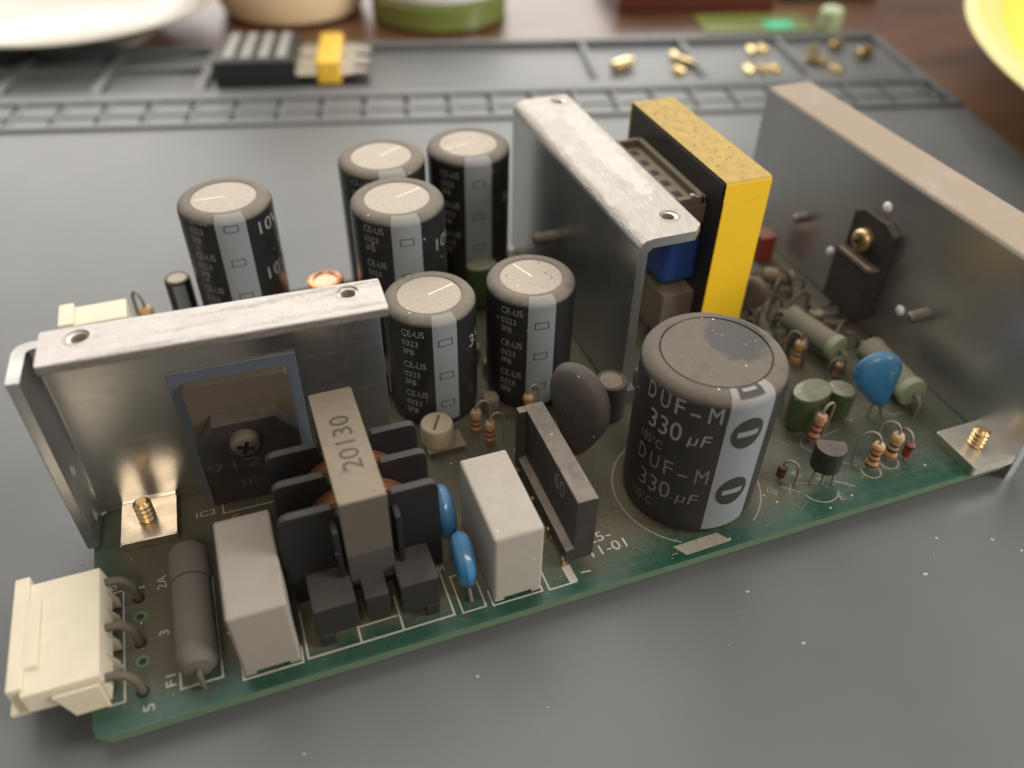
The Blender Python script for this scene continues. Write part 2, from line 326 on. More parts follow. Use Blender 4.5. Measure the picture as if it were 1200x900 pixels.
def tube(bm, pts, r, seg=8, smooth=6, cap=True):
    Q = smooth_pts(pts, smooth) if smooth else [Vector(p) for p in pts]
    up = Vector((0.31, 0.52, 0.79)); rings = []
    for i, p in enumerate(Q):
        d = (Q[min(i + 1, len(Q) - 1)] - Q[max(i - 1, 0)]).normalized()
        a = d.cross(up)
        if a.length < 1e-3: a = d.cross(Vector((1, 0, 0)))
        a.normalize(); b = d.cross(a); up = -b if False else up
        rr = r[min(i, len(r) - 1)] if isinstance(r, list) else r
        rings.append([bm.verts.new(p + a * (rr * math.cos(2 * math.pi * k / seg)) + b * (rr * math.sin(2 * math.pi * k / seg))) for k in range(seg)])
    for A, B in zip(rings, rings[1:]):
        for k in range(seg): bm.faces.new((A[k], A[(k + 1) % seg], B[(k + 1) % seg], B[k]))
    if cap: bm.faces.new(rings[0][::-1]); bm.faces.new(rings[-1])
    return bm
def rounded(poly, radii, k=5):
    n = len(poly); out = []
    for i, p in enumerate(poly):
        r = radii[i] if isinstance(radii, (list, tuple)) else radii
        p = Vector(p); a = Vector(poly[i - 1]) - p; b = Vector(poly[(i + 1) % n]) - p
        if r <= 0: out.append(tuple(p)); continue
        th = a.angle(b); d = min(r / math.tan(th / 2), a.length * .49, b.length * .49)
        s, e = p + a.normalized() * d, p + b.normalized() * d
        for j in range(k + 1):
            t = j / k; out.append(tuple((1 - t) ** 2 * s + 2 * t * (1 - t) * p + t * t * e))
    return out
def text_shape(s):
    cu = bpy.data.curves.new('lettering', 'FONT'); cu.body = s; cu.resolution_u = 3; cu.offset = 0.0
    o = bpy.data.objects.new('lettering', cu); COL.objects.link(o)
    dg = bpy.context.evaluated_depsgraph_get(); me = o.evaluated_get(dg).to_mesh()
    V = [tuple(v.co[:2]) for v in me.vertices]; F = [tuple(p.vertices) for p in me.polygons]
    o.evaluated_get(dg).to_mesh_clear(); bpy.data.objects.remove(o); bpy.data.curves.remove(cu)
    x0 = min(v[0] for v in V); x1 = max(v[0] for v in V)
    return V, F, x0, x1
_TX = {}
def text(bm, s, w, h, f, mi=0, slant=0.0):
    # letters of capital height h (mm) over width w, mapped through f(x, y) -> 3-D point; x from 0 to w, y from 0 to h
    if s not in _TX: _TX[s] = text_shape(s)
    V, F, x0, x1 = _TX[s]
    vs = [bm.verts.new(f((v[0] - x0) / (x1 - x0) * w + slant * v[1] * h, v[1] / 0.70 * h)) for v in V]
    for q in F:
        try: bm.faces.new([vs[i] for i in q]).material_index = mi
        except ValueError: pass
def flat(ox, oy, z, rot=0.0):
    c, s = math.cos(rot), math.sin(rot)
    return lambda x, y: (ox + c * x - s * y, oy + s * x + c * y, z)
def strip(bm, pts, wd, z=0.02, closed=False):
    # flat printed line of width wd along 2-D points
    n = len(pts); segs = n if closed else n - 1
    for i in range(segs):
        a = Vector(pts[i]); b = Vector(pts[(i + 1) % n]); d = (b - a).normalized(); q = Vector((-d.y, d.x)) * wd / 2
        a2 = a - d * wd / 2; b2 = b + d * wd / 2; zz = z + 0.004 * (i % 2)
        bm.faces.new([bm.verts.new((v.x, v.y, zz)) for v in (a2 - q, b2 - q, b2 + q, a2 + q)])
def arc_strip(bm, cx, cy, r, a0, a1, wd, z=0.02, seg=48):
    A = [(bm.verts.new((cx + (r - wd / 2) * math.cos(t), cy + (r - wd / 2) * math.sin(t), z)), bm.verts.new((cx + (r + wd / 2) * math.cos(t), cy + (r + wd / 2) * math.sin(t), z))) for t in [a0 + (a1 - a0) * i / seg for i in range(seg + 1)]]
    for p, q in zip(A, A[1:]): bm.faces.new((p[0], p[1], q[1], q[0]))
def cutout(o, cutters):
    # real holes: boolean difference, applied
    o.modifiers.clear()
    for c in cutters:
        md = o.modifiers.new('hole', 'BOOLEAN'); md.object = c; md.operation = 'DIFFERENCE'; md.solver = 'EXACT'
    dg = bpy.context.evaluated_depsgraph_get(); me = bpy.data.meshes.new_from_object(o.evaluated_get(dg))
    o.modifiers.clear(); old = o.data; o.data = me; bpy.data.meshes.remove(old)
    me.set_sharp_from_angle(angle=R_(28)); wn = o.modifiers.new('weighted_normal', 'WEIGHTED_NORMAL'); wn.keep_sharp = True
    me.name = o.name
    for c in cutters: bpy.data.objects.remove(c)
def cutter(r, a0, a1, c, axis, parent=None, sx=1.0):
    bm = bm_(); lathe(bm, [(0, a0), (r, a0), (r, a1), (0, a1)], 24, (0, 0), axis=axis)
    if sx != 1.0: bmesh.ops.scale(bm, vec=(1, 1, sx), verts=bm.verts)
    bmesh.ops.translate(bm, vec=c, verts=bm.verts)
    return obj('cutter', bm, 'hole_dark', parent)

# ------------------------------------------------------------------ setting: table and work mat
bm = bm_(); box(bm, -1500, -1200, -49, 1800, 1700, -9.0)
t_ = obj('table_top', bm, 'wood'); tag(t_, 'glossy reddish brown wooden table top', kind='structure')

MAT_O = Vector((276.0, 139.3)); E1 = Vector((-0.9697, 0.2443)); E2 = Vector((0.2443, 0.9697))
def ms(s, t): p = MAT_O + E1 * s + E2 * t; return (p.x, p.y)
MROT = math.atan2(-E1.y, -E1.x)                 # local x = -s, local y = t
work_mat = empty('work_mat', (MAT_O.x, MAT_O.y, -9.0), MROT)
tag(work_mat, 'grey rubber work mat with moulded storage trays along its far edge', 'mat')
bm = bm_(); prism(bm, rounded([(-390, -330), (0, -330), (0, 0.4), (-390, 0.4)], [8, 8, 0, 0]), 0.3, 5.0, 'z', 0.5)
obj('mat_sheet', bm, 'mat_grey', work_mat)
bm = bm_()                                       # the tray strip: a floor and the walls between pockets
box(bm, -390, 0.6, 0.3, 0, 73.5, 3.3); box(bm, -390, 24.0, 0.5, -1, 72, 3.6)
for k in range(28):
    for t0, t1 in ((3.0, 11.6), (12.4, 22.4)): box(bm, -(3.9 + 14.05 * (k + 1) + 1.5), t0, 1.0, -(3.9 + 14.05 * k + 4.4), t1, 4.7)
def wall(s0, s1, t0, t1, h=5.6): box(bm, -s1, t0, 1.2, -s0, t1, h, 0.45, 2)
wall(0, 390, 0.6, 3.6, 5.9); wall(0, 390, 11.0, 12.9, 5.2); wall(0, 390, 21.8, 30.0, 5.6)
wall(0, 390, 69.5, 73.5, 6.0); wall(0, 2.4, 3.2, 70, 5.7)
for k in range(28):
    s = 3.9 + 14.05 * k
    wall(s + 1.2, s + 3.0, 3.2, 11.3, 5.1); wall(s + 1.2, s + 3.0, 12.6, 22.1, 5.1)
for s in (42.5, 82.0, 121.7): wall(s - 1.4, s + 0.8, 29.6, 69.8, 5.6)
for s in (260.5, 295.0, 327.0, 361.0): wall(s - 1.8, s + 1.8, 29.6, 69.8, 5.6)
wall(262, 390, 51.0, 53.6, 5.5)
obj('tray_strip', bm, 'mat_grey', work_mat)

# ------------------------------------------------------------------ the circuit board
psu = empty('power_supply_board', (0, 0, 0))
tag(psu, 'dusty green power supply circuit board crowded with capacitors, heatsinks and a yellow transformer', 'circuit board')
bm = bm_()
prism(bm, rounded([(0, 0), (156.8, -0.3), (156.8, 97), (0, 97)], [2.2, 0.8, 1.5, 2.0]), -1.6, 0.0, 'z', 0.12, 1)
for f in bm.faces:
    f.normal_update(); f.material_index = 0 if abs(f.normal.z) > 0.9 else 1
pcb = obj('board', bm, ['pcb_green', 'pcb_edge'], psu, label='green circuit board with white print, coated in brown dust')
for f in pcb.data.polygons: pass
BR = psu
# printed lines and lettering
bm = bm_()
strip(bm, [(4.3, 23.9), (4.2, 4.6), (2.2, 4.6)], 0.26); strip(bm, [(4.3, 23.9), (2.6, 23.9)], 0.26)
strip(bm, [(11.7, 22.0), (11.6, 3.9), (17.3, 3.9), (17.4, 21.9)], 0.28)
strip(bm, [(20.0, 5), (20.0, 2.4), (28.4, 2.4), (28.5, 5)], 0.28)
strip(bm, [(29.2, 11), (29.2, 2.65), (51.3, 2.65), (51.3, 12)], 0.3); strip(bm, [(37.0, 2.9), (37.0, 8.5)], 0.3); strip(bm, [(43.4, 2.9), (43.4, 9)], 0.3)
strip(bm, [(37.2, 5.4), (43.2, 5.4)], 0.28)
strip(bm, [(52.6, 2.5), (52.6, 9.5), (56.3, 9.5), (56.3, 2.5)], 0.26, closed=True)
strip(bm, [(57.4, 5), (57.4, 2.2), (65.5, 2.2), (65.5, 5)], 0.26)
strip(bm, [(66.6, 6.5), (66.6, 2.0), (71.0, 2.0)], 0.26)
for i in range(1): bm.faces.new([bm.verts.new((x, y, 0.03)) for x, y in ((70.1, 2.1), (71.5, 2.0), (71.4, 5.4), (70.0, 5.4))])
strip(bm, [(72.7, 3.3), (74.0, 3.2)], 0.3)
text(bm, '2A', 2.6, 1.4, flat(10.6, 22.2, 0.03, R_(90))); text(bm, '3', 0.9, 1.4, flat(10.5, 13.6, 0.03, R_(90)))
text(bm, 'F1', 1.9, 1.4, flat(11.0, 4.8, 0.03, R_(90))); text(bm, '5', 1.1, 1.5, flat(8.0, 2.0, 0.03, R_(90))); text(bm, '1', 0.4, 1.6, flat(7.4, 23.4, 0.03, R_(90)))
text(bm, '10', 1.8, 1.4, flat(3.4, 23.6, 0.03, R_(90)))
text(bm, 'IC2', 3.2, 1.2, flat(16.0, 35.0, 0.03)); strip(bm, [(20.4, 37.6), (20.4, 34.6), (34.5, 34.4)], 0.22)
text(bm, 'G', 1.2, 1.3, flat(21.5, 32.4, 0.03)); text(bm, 'B', 1.1, 1.3, flat(29.5, 32.7, 0.03))
text(bm, 'S', 1.0, 1.3, flat(52.3, 11.0, 0.03, R_(90)));
text(bm, '25-', 4.2, 1.9, flat(76.0, 8.0, 0.03, R_(2))); text(bm, '11-01', 6.4, 1.9, flat(75.6, 5.4, 0.03, R_(2)))
obj('printed_marking', bm, 'silk', pcb)
bm = bm_()
arc_strip(bm, 97.6, 14.4, 13.0, R_(-58), R_(238), 0.24, 0.02, 90)
arc_strip(bm, 119.6, 5.9, 3.3, R_(190), R_(330), 0.24); strip(bm, [(116.6, 8.2), (120.8, 6.6)], 0.2)
arc_strip(bm, 131.0, 6.2, 1.7, R_(140), R_(400), 0.24); arc_strip(bm, 135.6, 7.0, 1.7, R_(140), R_(400), 0.24); arc_strip(bm, 124.6, 15.6, 1.7, R_(120), R_(420), 0.22)
strip(bm, [(125.8, 16.2), (132.0, 17.2)], 0.2); strip(bm, [(126.8, 10.3), (129.4, 8.2)], 0.22); strip(bm, [(122.9, 6.6), (125.8, 4.2)], 0.22)
strip(bm, [(141.2, 22.2), (144.5, 17.2), (147.0, 17.0)], 0.22)
strip(bm, [(113.3, 8.4), (115.8, 6.2)], 0.2); strip(bm, [(114.0, 6.6), (115.2, 8.2)], 0.2)
text(bm, '-R2', 2.4, 1.1, flat(116.3, 10.8, 0.03, R_(-55))); text(bm, 'R1', 1.8, 1.2, flat(121.2, 6.9, 0.03, R_(55))); text(bm, 'R7', 1.8, 1.1, flat(126.0, 10.4, 0.03, R_(-60)))
text(bm, 'D5', 1.9, 1.1, flat(110.3, 8.4, 0.03, R_(-50))); text(bm, 'E', 1.0, 1.4, flat(121.6, 2.2, 0.03)); text(bm, '-', 1.0, 1.2, flat(88.0, 1.2, 0.03))
obj('printed_marking', bm, 'silk_dusty', pcb)
bm = bm_(); bm.faces.new([bm.verts.new((x, y, 0.03)) for x, y in ((88.9, 3.0), (97.2, 3.2), (98.7, 0.95), (90.2, 0.75))])
obj('printed_block', bm, 'silk_dusty', pcb, label='pale printed block at the foot of the big capacitor')
for (x, y) in ((6.6, 18.1), (6.7, 10.2)):
    bm = bm_(); lathe(bm, [(0.55, 0.02), (0.62, 0.10), (0.95, 0.10), (1.05, 0.01)], 20); obj('solder_ring', bm, 'pcb_edge', pcb, (x, y, 0))
    bm = bm_(); lathe(bm, [(0, 0.012), (0.62, 0.012)], 20); obj('hole', bm, 'hole_dark', pcb, (x, y, 0))
for (x, y) in ((6.5, 21.6), (6.6, 13.4), (6.6, 5.3)):
    bm = bm_(); lathe(bm, [(0, 0.012), (0.95, 0.012)], 20); obj('hole', bm, 'hole_dark', pcb, (x, y, 0))

# ------------------------------------------------------------------ left heatsink (own frame: x along the plate, -y toward its lips)
HS1 = (1.4, 40.9, 0.0); HR1 = R_(-2.4)
bm = bm_()
prism(bm, rounded([(-1.9, -7.4), (-0.1, -7.4), (0, 0), (49.7, 0), (49.7, 1.8), (-1.9, 1.8)], [0.3, 0.3, 0.8, 0.2, 0.2, 2.2]), 0.6, 35.6, 'z', 0.15, 1)
hs1 = obj('heatsink', bm, 'alu', BR, HS1, HR1, label='bent aluminium heatsink plate with a white smeared top lip behind the grey fuse')
cutout(hs1, [cutter(1.15, -4, 4, HS1 and (0, -3.4, 15.0), 'x', hs1, 1.35), cutter(1.1, -4, 4, (0, -3.0, 4.0), 'x', hs1, 1.35)])
bm = bm_()
prism(bm, rounded([(-7.0, 35.75), (0.3, 35.75), (1.8, 34.2), (1.8, 37.4), (-7.0, 37.4)], [0.35, 0.8, 0, 1.2, 0.35]), 2.2, 50.2, 'x', 0.25, 2)
lip = obj('top_lip', bm, 'alu_smear_x', hs1)
cutout(lip, [cutter(1.5, 30, 42, (7.4, -1.6, 0), 'z', lip), cutter(1.5, 30, 42, (45.1, -1.4, 0), 'z', lip)])
for hx, hy in ((7.4, -1.6), (45.1, -1.4)):
    bm = bm_(); prof = []
    for k in range(6): prof += [(1.52, 37.3 - 0.42 * k), (1.14, 37.1 - 0.42 * k)]
    lathe(bm, prof + [(1.1, 34.6), (0, 34.6)], 24); obj('threaded_hole', bm, 'alu_bright', hs1, (hx, hy, 0))
    bm = bm_(); lathe(bm, [(1.48, 37.38), (1.62, 37.56), (2.15, 37.41)], 28); obj('hole_rim', bm, 'alu_smear_x', hs1, (hx, hy, 0))
bm = bm_(); prism(bm, rounded([(-9.2, 0.05), (0.0, 0.05), (0.0, 2.4), (-0.4, 1.9), (-9.2, 1.9)], [0.2, 0, 0, 0.4, 0.3]), 3.5, 12.1, 'x', 0.25, 2)
obj('mounting_foot', bm, 'alu_bright', hs1)
def stud(r=1.45, h=4.0, turns=4):
    prof = [(0, 0)]
    for k in range(turns):
        z = h * k / turns; d = h / turns; prof += [(r * 0.74, z + 0.02 * d), (r * 0.74, z + 0.22 * d), (r, z + 0.5 * d), (r, z + 0.68 * d), (r * 0.74, z + 0.98 * d)]
    prof += [(r * 0.72, h + 0.02), (r * 0.55, h + 0.3), (0, h + 0.3)]
    b = bm_(); lathe(b, prof, 24); return b
obj('screw', stud(), 'brass', hs1, (7.6, -4.7, 1.9))
# insulating pad, power transistor and its screw on the plate
bm = bm_(); box(bm, 16.4, -0.35, 1.0, 35.8, -0.05, 27.2, 0.05, 1); obj('insulating_pad', bm, 'pad_blue', hs1)
ic = empty('power_transistor', (0, 0, 0), parent=hs1); bpy.data.objects.remove(ic)
bm = bm_(); prism(bm, rounded([(18.3, 1.5), (34.0, 1.5), (34.0, 25.0), (18.3, 25.0)], 0.4), -2.0, -0.4, 'y', 0.15, 1)
ic = obj('power_transistor', bm, 'tab_tan', BR, HS1, HR1, label='large power transistor screwed to the white lipped heatsink')
bm = bm_(); prism(bm, [(18.2, 1.5), (34.1, 1.5), (34.1, 14.6), (30.9, 19.0), (21.2, 19.0), (18.2, 14.6)], -4.9, -1.9, 'y', 0.3, 2)
obj('moulded_body', bm, 'epoxy_black', ic)
bm = bm_()
f_ = lambda ox, oz: (lambda x, y: (ox + x, -4.94, oz + y))
text(bm, '9122', 11.5, 1.9, f_(18.8, 9.2)); text(bm, '3F', 3.0, 1.6, f_(22.8, 4.8)); obj('lettering', bm, 'print_faint', ic)
def pan_screw(r=3.0, h=2.0, m='screw_metal', slot='cross'):
    b = bm_(); lathe(b, [(0, 0), (r, 0), (r, h * 0.45), (r * 0.9, h * 0.75), (r * 0.65, h * 0.95), (0.3, h)], 32)
    b2 = bm_()
    box(b2, -r * 0.55, -r * 0.13, h * 0.90, r * 0.55, r * 0.13, h * 1.02); box(b2, -r * 0.13, -r * 0.55, h * 0.89, r * 0.13, r * 0.55, h * 1.015)
    return b, b2
a, b = pan_screw(2.4, 1.8)
s_ = obj('screw', a, 'screw_metal', ic, (25.6, -4.9, 15.0), rot=(R_(90), R_(20), 0)); x_ = obj('cross_slot', b, 'hole_dark', s_)
x_.parent = ic; x_.location = s_.location; x_.rotation_euler = s_.rotation_euler
for lx in (20.8, 26.2, 31.6):
    bm = bm_(); tube(bm, [(lx, -2.4, 3), (lx, -2.4, 1.2), (lx, -3.0, -0.3)], 0.6, 8); obj('lead', bm, 'lead_dusty', ic)

# ------------------------------------------------------------------ middle heatsink
bm = bm_()
prism(bm, rounded([(95.4, 0.6), (97.2, 0.6), (97.2, 35.0), (108.2, 35.0), (108.2, 36.8), (95.4, 36.8)], [0.2, 0.2, 0.8, 0.4, 0.4, 2.6], 7), 37.4, 98.6, 'y', 0.25, 2)
bm.normal_update()
for f in bm.faces:
    c = f.calc_center_median(); f.material_index = 1 if c.z > 35.6 else 0
hs2 = obj('heatsink', bm, ['alu', 'alu_smear_y'], BR, label='tall aluminium heatsink with a folded top lip beside the yellow transformer')
# rounded corners of the lip are cut away
bmc = bm_(); prism(bmc, [(105.6, 36.9), (108.9, 36.9), (108.9, 40.3)], 34, 38, 'z'); c1 = obj('cutter', bmc, 'hole_dark')
cutout(hs2, [cutter(1.6, 30, 40, (104.0, 43.6, 0), 'z'), cutter(1.6, 30, 40, (106.0 - 1.2, 95.8, 0), 'z'), c1])
for hx, hy in ((104.0, 43.6), (104.8, 95.8)):
    bm = bm_(); prof = []
    for k in range(6): prof += [(1.62, 36.7 - 0.42 * k), (1.22, 36.5 - 0.42 * k)]
    lathe(bm, prof + [(1.15, 34.0), (0, 34.0)], 24); obj('threaded_hole', bm, 'alu_bright', hs2, (hx, hy, 0))
    bm = bm_(); lathe(bm, [(1.58, 36.78), (1.74, 36.96), (2.3, 36.81)], 28); obj('hole_rim', bm, 'alu_smear_y', hs2, (hx, hy, 0))
bm = bm_(); box(bm, 95.1, 37.0, 0.05, 98.6, 39.4, 3.6, 0.3); obj('mounting_tab', bm, 'steel_dark', hs2)
obj('screw', stud(1.35, 5.0, 5), 'screw_metal', hs2, (95.4, 71.0, 18.8), rot=(0, R_(-90), 0))

# ------------------------------------------------------------------ right heatsink
bm = bm_()
prism(bm, rounded([(157.0, -4.5), (158.8, -4.5), (158.8, 33.0), (168.6, 33.0), (168.6, 34.8), (157.0, 34.8)], [0.2, 0.2, 0.8, 0.4, 0.4, 0.9], 5), -1.0, 92.4, 'y', 0.2, 2)
bm.normal_update()
for f in bm.faces:
    c = f.calc_center_median(); f.material_index = 1 if c.z > 34.0 else 0
mat('alu_mirror', (0.66, 0.67, 0.68), 0.25, 1.0, dust=0.45, side=0.24, dustcol=(0.24, 0.222, 0.20), var=0.1, even=0.5, smooth_n=0.2, grain=0.0, bumpy=0.08)
hs3 = obj('heatsink', bm, ['alu_mirror', 'alu_dusty_top'], BR, label='long polished aluminium heatsink with a dusty tan top at the board end')
HL = ((46.7, 27.4), (58.0, 10.2), (34.7, 10.0))
cutout(hs3, [cutter(0.95, 150, 165, (0, y, z), 'x') for y, z in HL])
for y, z in HL:
    bm = bm_(); lathe(bm, [(0, 156.35), (0.6, 156.42), (0.95, 156.6), (1.12, 156.85), (1.12, 157.4)], 20, axis='x'); obj('hole_light_dome', bm, 'hole_light_white', hs3, (0, y, z))  # added white domes stand in for the brightness of open holes
bm = bm_(); prism(bm, rounded([(147.2, -0.9), (157.2, -0.9), (157.2, 9.0), (147.2, 9.0)], 0.5), 0.05, 2.1, 'z', 0.3, 2); obj('mounting_foot', bm, 'alu_bright', hs3)
obj('screw', stud(1.5, 3.6, 4), 'brass', hs3, (151.8, 4.0, 2.1))
obj('screw', stud(1.3, 4.6, 5), 'screw_metal', hs3, (157.0, 28.1, 13.9), rot=(0, R_(-90), 0))
obj('screw', stud(1.2, 3.2, 5), 'steel_dark', hs3, (157.0, 68.4, 13.5), rot=(0, R_(-90), 0))
# transistor clamped to it
bm = bm_(); prism(bm, rounded([(40.8, 13.0), (52.6, 13.0), (52.6, 24.0), (50.0, 25.4), (43.6, 25.4), (40.8, 24.0)], 0.4), 154.9, 156.9, 'x', 0.2, 1)
to = obj('clamped_transistor', bm, 'epoxy_dusty', BR, label='black dusty transistor screwed to the polished heatsink')
bm = bm_(); box(bm, 152.4, 40.9, 3.6, 156.8, 52.4, 16.2, 0.5); obj('moulded_body', bm, 'epoxy_dusty', to)
bm = bm_(); box(bm, 152.1, 41.5, 15.6, 153.0, 51.5, 16.6, 0.2); obj('clamp_edge', bm, 'brown_dusty', to)
a, b = pan_screw(2.5, 2.1)
s_ = obj('screw', a, 'brass', to, (154.9, 47.6, 19.8), rot=(0, R_(-90), 0)); x_ = obj('cross_slot', b, 'hole_dark', to, (154.9, 47.6, 19.8), rot=(R_(20), R_(-90), 0))
for k, ly in enumerate((43.5, 46.6, 49.7)):
    bm = bm_(); tube(bm, [(154.4, ly, 4), (153.6, ly, 2.2), (150.5 - k * 0.5, ly + 0.4, 1.8), (149.6, ly + 0.6, 0.0)], 0.45, 8); obj('lead', bm, 'lead_dusty', to)

# ------------------------------------------------------------------ connector
cn = empty('pin_header', parent=None); bpy.data.objects.remove(cn)
bm = bm_()
prism(bm, [(-2.4, 0.1), (2.6, 0.1), (3.4, 2.6), (2.7, 6.5), (-7.0, 6.5), (-7.0, 2.6), (-2.4, 2.6)], 5.4, 24.0, 'y', 0.25, 2)
cn = obj('pin_header', bm, 'cream', BR, label='cream plastic pin header overhanging the board edge')
bm = bm_(); box(bm, -8.7, 6.4, 1.2, -6.6, 25.2, 7.0, 0.3); obj('shroud_wall', bm, 'cream', cn)
bm = bm_(); box(bm, -6.9, 9.4, 6.4, -4.9, 20.6, 7.05, 0.25); obj('latch_rib', bm, 'cream', cn)
bm = bm_(); box(bm, -9.9, 6.6, 0.7, -2.3, 24.8, 1.5, 0.2); obj('base_flange', bm, 'cream', cn)
bm = bm_(); prism(bm, [(-2.0, -0.0), (2.4, -0.0), (2.4, 5.4), (-3.4, 5.4)], 4.6, 5.2, 'y', 0.1, 1); obj('end_wall', bm, 'cream', cn)
for yy in (9.6, 13.0, 17.4, 20.6):
    bm = bm_(); prism(bm, [(2.4, 0.3), (4.1, 0.3), (4.1, 1.8), (2.6, 5.6)], yy, yy + 0.7, 'y', 0.08, 1); obj('guide_rib', bm, 'cream_dirty', cn)
for yy, y2 in ((22.4, 21.7), (14.2, 13.5), (6.0, 5.4)):
    bm = bm_(); tube(bm, [(1.6, yy, 4.5), (3.4, yy, 4.6), (4.9, yy - 0.1, 4.4), (6.1, (yy + y2) / 2, 2.9), (6.5, y2, 1.0), (6.5, y2, -0.2)], 0.62, 10); obj('pin', bm, 'lead_dusty', cn)

# ------------------------------------------------------------------ fuse
bm = bm_(); lathe(bm, [(0.5, 3.9), (2.0, 4.2), (2.75, 5.0), (2.9, 5.4), (2.9, 18.9)], 40, axis='y')
fu = obj('tube_fuse', bm, 'fuse_grey', BR, (14.7, 0, 3.25), label='dusty grey tube fuse lying in its printed rectangle')
bm = bm_(); lathe(bm, [(2.94, 19.05), (3.0, 19.2), (3.0, 24.4), (2.7, 25.4), (0.4, 25.6)], 40, axis='y'); obj('end_cap', bm, 'fuse_grey', fu)
bm = bm_(); lathe(bm, [(2.80, 18.85), (2.80, 19.15)], 40, axis='y'); obj('seam', bm, 'hole_dark', fu)
bm = bm_(); tube(bm, [(0, 4.4, 0), (0, 3.4, -0.4), (0, 3.0, -1.8), (0, 3.0, -3.4)], 0.4, 8); obj('lead', bm, 'lead_dusty', fu)
bm = bm_(); tube(bm, [(0, 25.2, 0), (0, 26.6, -0.4), (0, 27.0, -1.8), (0, 27.0, -3.4)], 0.4, 8); obj('lead', bm, 'lead_dusty', fu)

# ------------------------------------------------------------------ two grey box capacitors
def film_cap(x0, y0, x1, y1, h, m, label):
    b = bm_(); box(b, x0, y0, 0.5, x1, y1, h, 0.55, 3); o = obj('box_capacitor', b, m, BR, label=label)
    for (xx, yy) in ((x0 + 0.9, y0 + 0.9), (x1 - 0.9, y0 + 0.9), (x0 + 0.9, y1 - 0.9), (x1 - 0.9, y1 - 0.9)):
        b = bm_(); box(b, xx - 0.8, yy - 0.8, 0.02, xx + 0.8, yy + 0.8, 0.7, 0.1, 1); obj('standoff', b, m, o)
    return o
film_cap(20.2, 2.7, 28.3, 20.4, 14.1, 'film_grey_shaded', 'shaded grey box capacitor between the fuse and the black coil')
film_cap(57.6, 2.55, 65.4, 19.5, 15.1, 'film_grey', 'paler grey box capacitor beside the thin blue discs')

# ------------------------------------------------------------------ line filter choke
bm = bm_(); prism(bm, rounded([(29.3, 2.6), (51.9, 2.6), (51.9, 21.4), (44.9, 21.4), (44.9, 19.8), (36.9, 19.8), (36.9, 21.4), (29.3, 21.4)], [0.3, 0.3, 1.4, 0.4, 0.4, 0.4, 0.4, 1.4]), 10.6, 11.8, 'y', 0.22, 2)
ck = obj('filter_choke', bm, 'bobbin_black', BR, label='black three flange choke coil with a ferrite core marked 20130')
for y0, zt, in ((16.6, 21.7), (22.5, 22.0)):
    bm = bm_(); prism(bm, rounded([(29.4, 4.0), (51.9, 4.0), (51.9, zt), (44.9, zt), (44.9, 19.8), (37.0, 19.8), (37.0, zt), (29.4, zt)], [0.3, 0.3, 1.3, 0.3, 0.3, 0.3, 0.3, 1.3]), y0, y0 + 1.2, 'y', 0.22, 2)
    obj('flange', bm, 'bobbin_black', ck)
for y0, y1 in ((12.0, 16.4), (18.0, 22.3)):
    bm = bm_(); prof = [(5, y0)]; n = 7
    for k in range(n):
        a = y0 + (y1 - y0) * k / n; d = (y1 - y0) / n
        prof += [(8.2, a + 0.02), (8.5, a + d * 0.3), (8.5, a + d * 0.7), (8.2, a + d * 0.98)]
    lathe(bm, prof + [(5, y1)], 48, axis='y'); bmesh.ops.scale(bm, vec=(1.08, 1, 1.22), verts=bm.verts); obj('copper_winding', bm, 'copper_dark', ck, (41.0, 0, 9.6))
    bm = bm_(); yt = y0 + 1.2
    for k in range(2): lathe(bm, [(8.4, yt + k), (8.72, yt + k + 0.25), (8.72, yt + k + 0.65), (8.4, yt + k + 0.9)], 48, axis='y')
    bmesh.ops.scale(bm, vec=(1.08, 1, 1.215), verts=bm.verts); obj('copper_turn', bm, 'copper', ck, (41.0, 0, 9.6))
bm = bm_()
prism(bm, rounded([(8.3, 6.4), (13.8, 6.4), (13.8, 6.9), (13.9, 20.3), (26.4, 20.3), (26.4, 6.4), (31.8, 6.4), (31.8, 24.3), (8.3, 24.3)], [0.3, 0, 0, 0.4, 0.4, 0.3, 0.3, 0.4, 0.4]), 37.5, 44.1, 'x', 0.3, 2)
core = obj('ferrite_core', bm, 'ferrite', ck)
bm = bm_(); box(bm, 37.45, 8.22, 6.3, 44.15, 13.7, 13.2, 0.3); obj('core_half', bm, 'ferrite_dark', ck)
bm = bm_(); text(bm, '20130', 11.5, 2.9, lambda x, y: (42.3 - y, 14.0 + x, 24.34)); obj('lettering', bm, 'print_brown', ck)
bm = bm_(); box(bm, 31.2, 3.75, 2.6, 37.4, 10.7, 8.9, 0.45); obj('terminal_block', bm, 'bobbin_edge', ck)
bm = bm_(); box(bm, 43.7, 3.75, 2.3, 49.6, 10.7, 8.9, 0.45); obj('terminal_block', bm, 'bobbin_edge', ck)
bm = bm_(); box(bm, 38.6, 4.2, 3.4, 42.2, 8.6, 7.9, 0.35); obj('terminal_block', bm, 'bobbin_edge', ck)
bm = bm_(); box(bm, 38.9, 4.4, 1.8, 42.0, 8.0, 3.5, 0.25); obj('terminal_foot', bm, 'bobbin_edge', ck)
for x0, x1 in ((31.5, 33.6), (47.2, 49.4)):
    bm = bm_(); box(bm, x0, 3.6, 0.02, x1, 6.4, 2.8, 0.5); obj('terminal_foot', bm, 'bobbin_edge', ck)
for x0 in (36.0, 44.9):
    bm = bm_(); box(bm, x0, 8.2, 5.2, x0 + 0.9, 10.7, 19.0, 0.3); obj('guide_rib', bm, 'bobbin_black', ck)

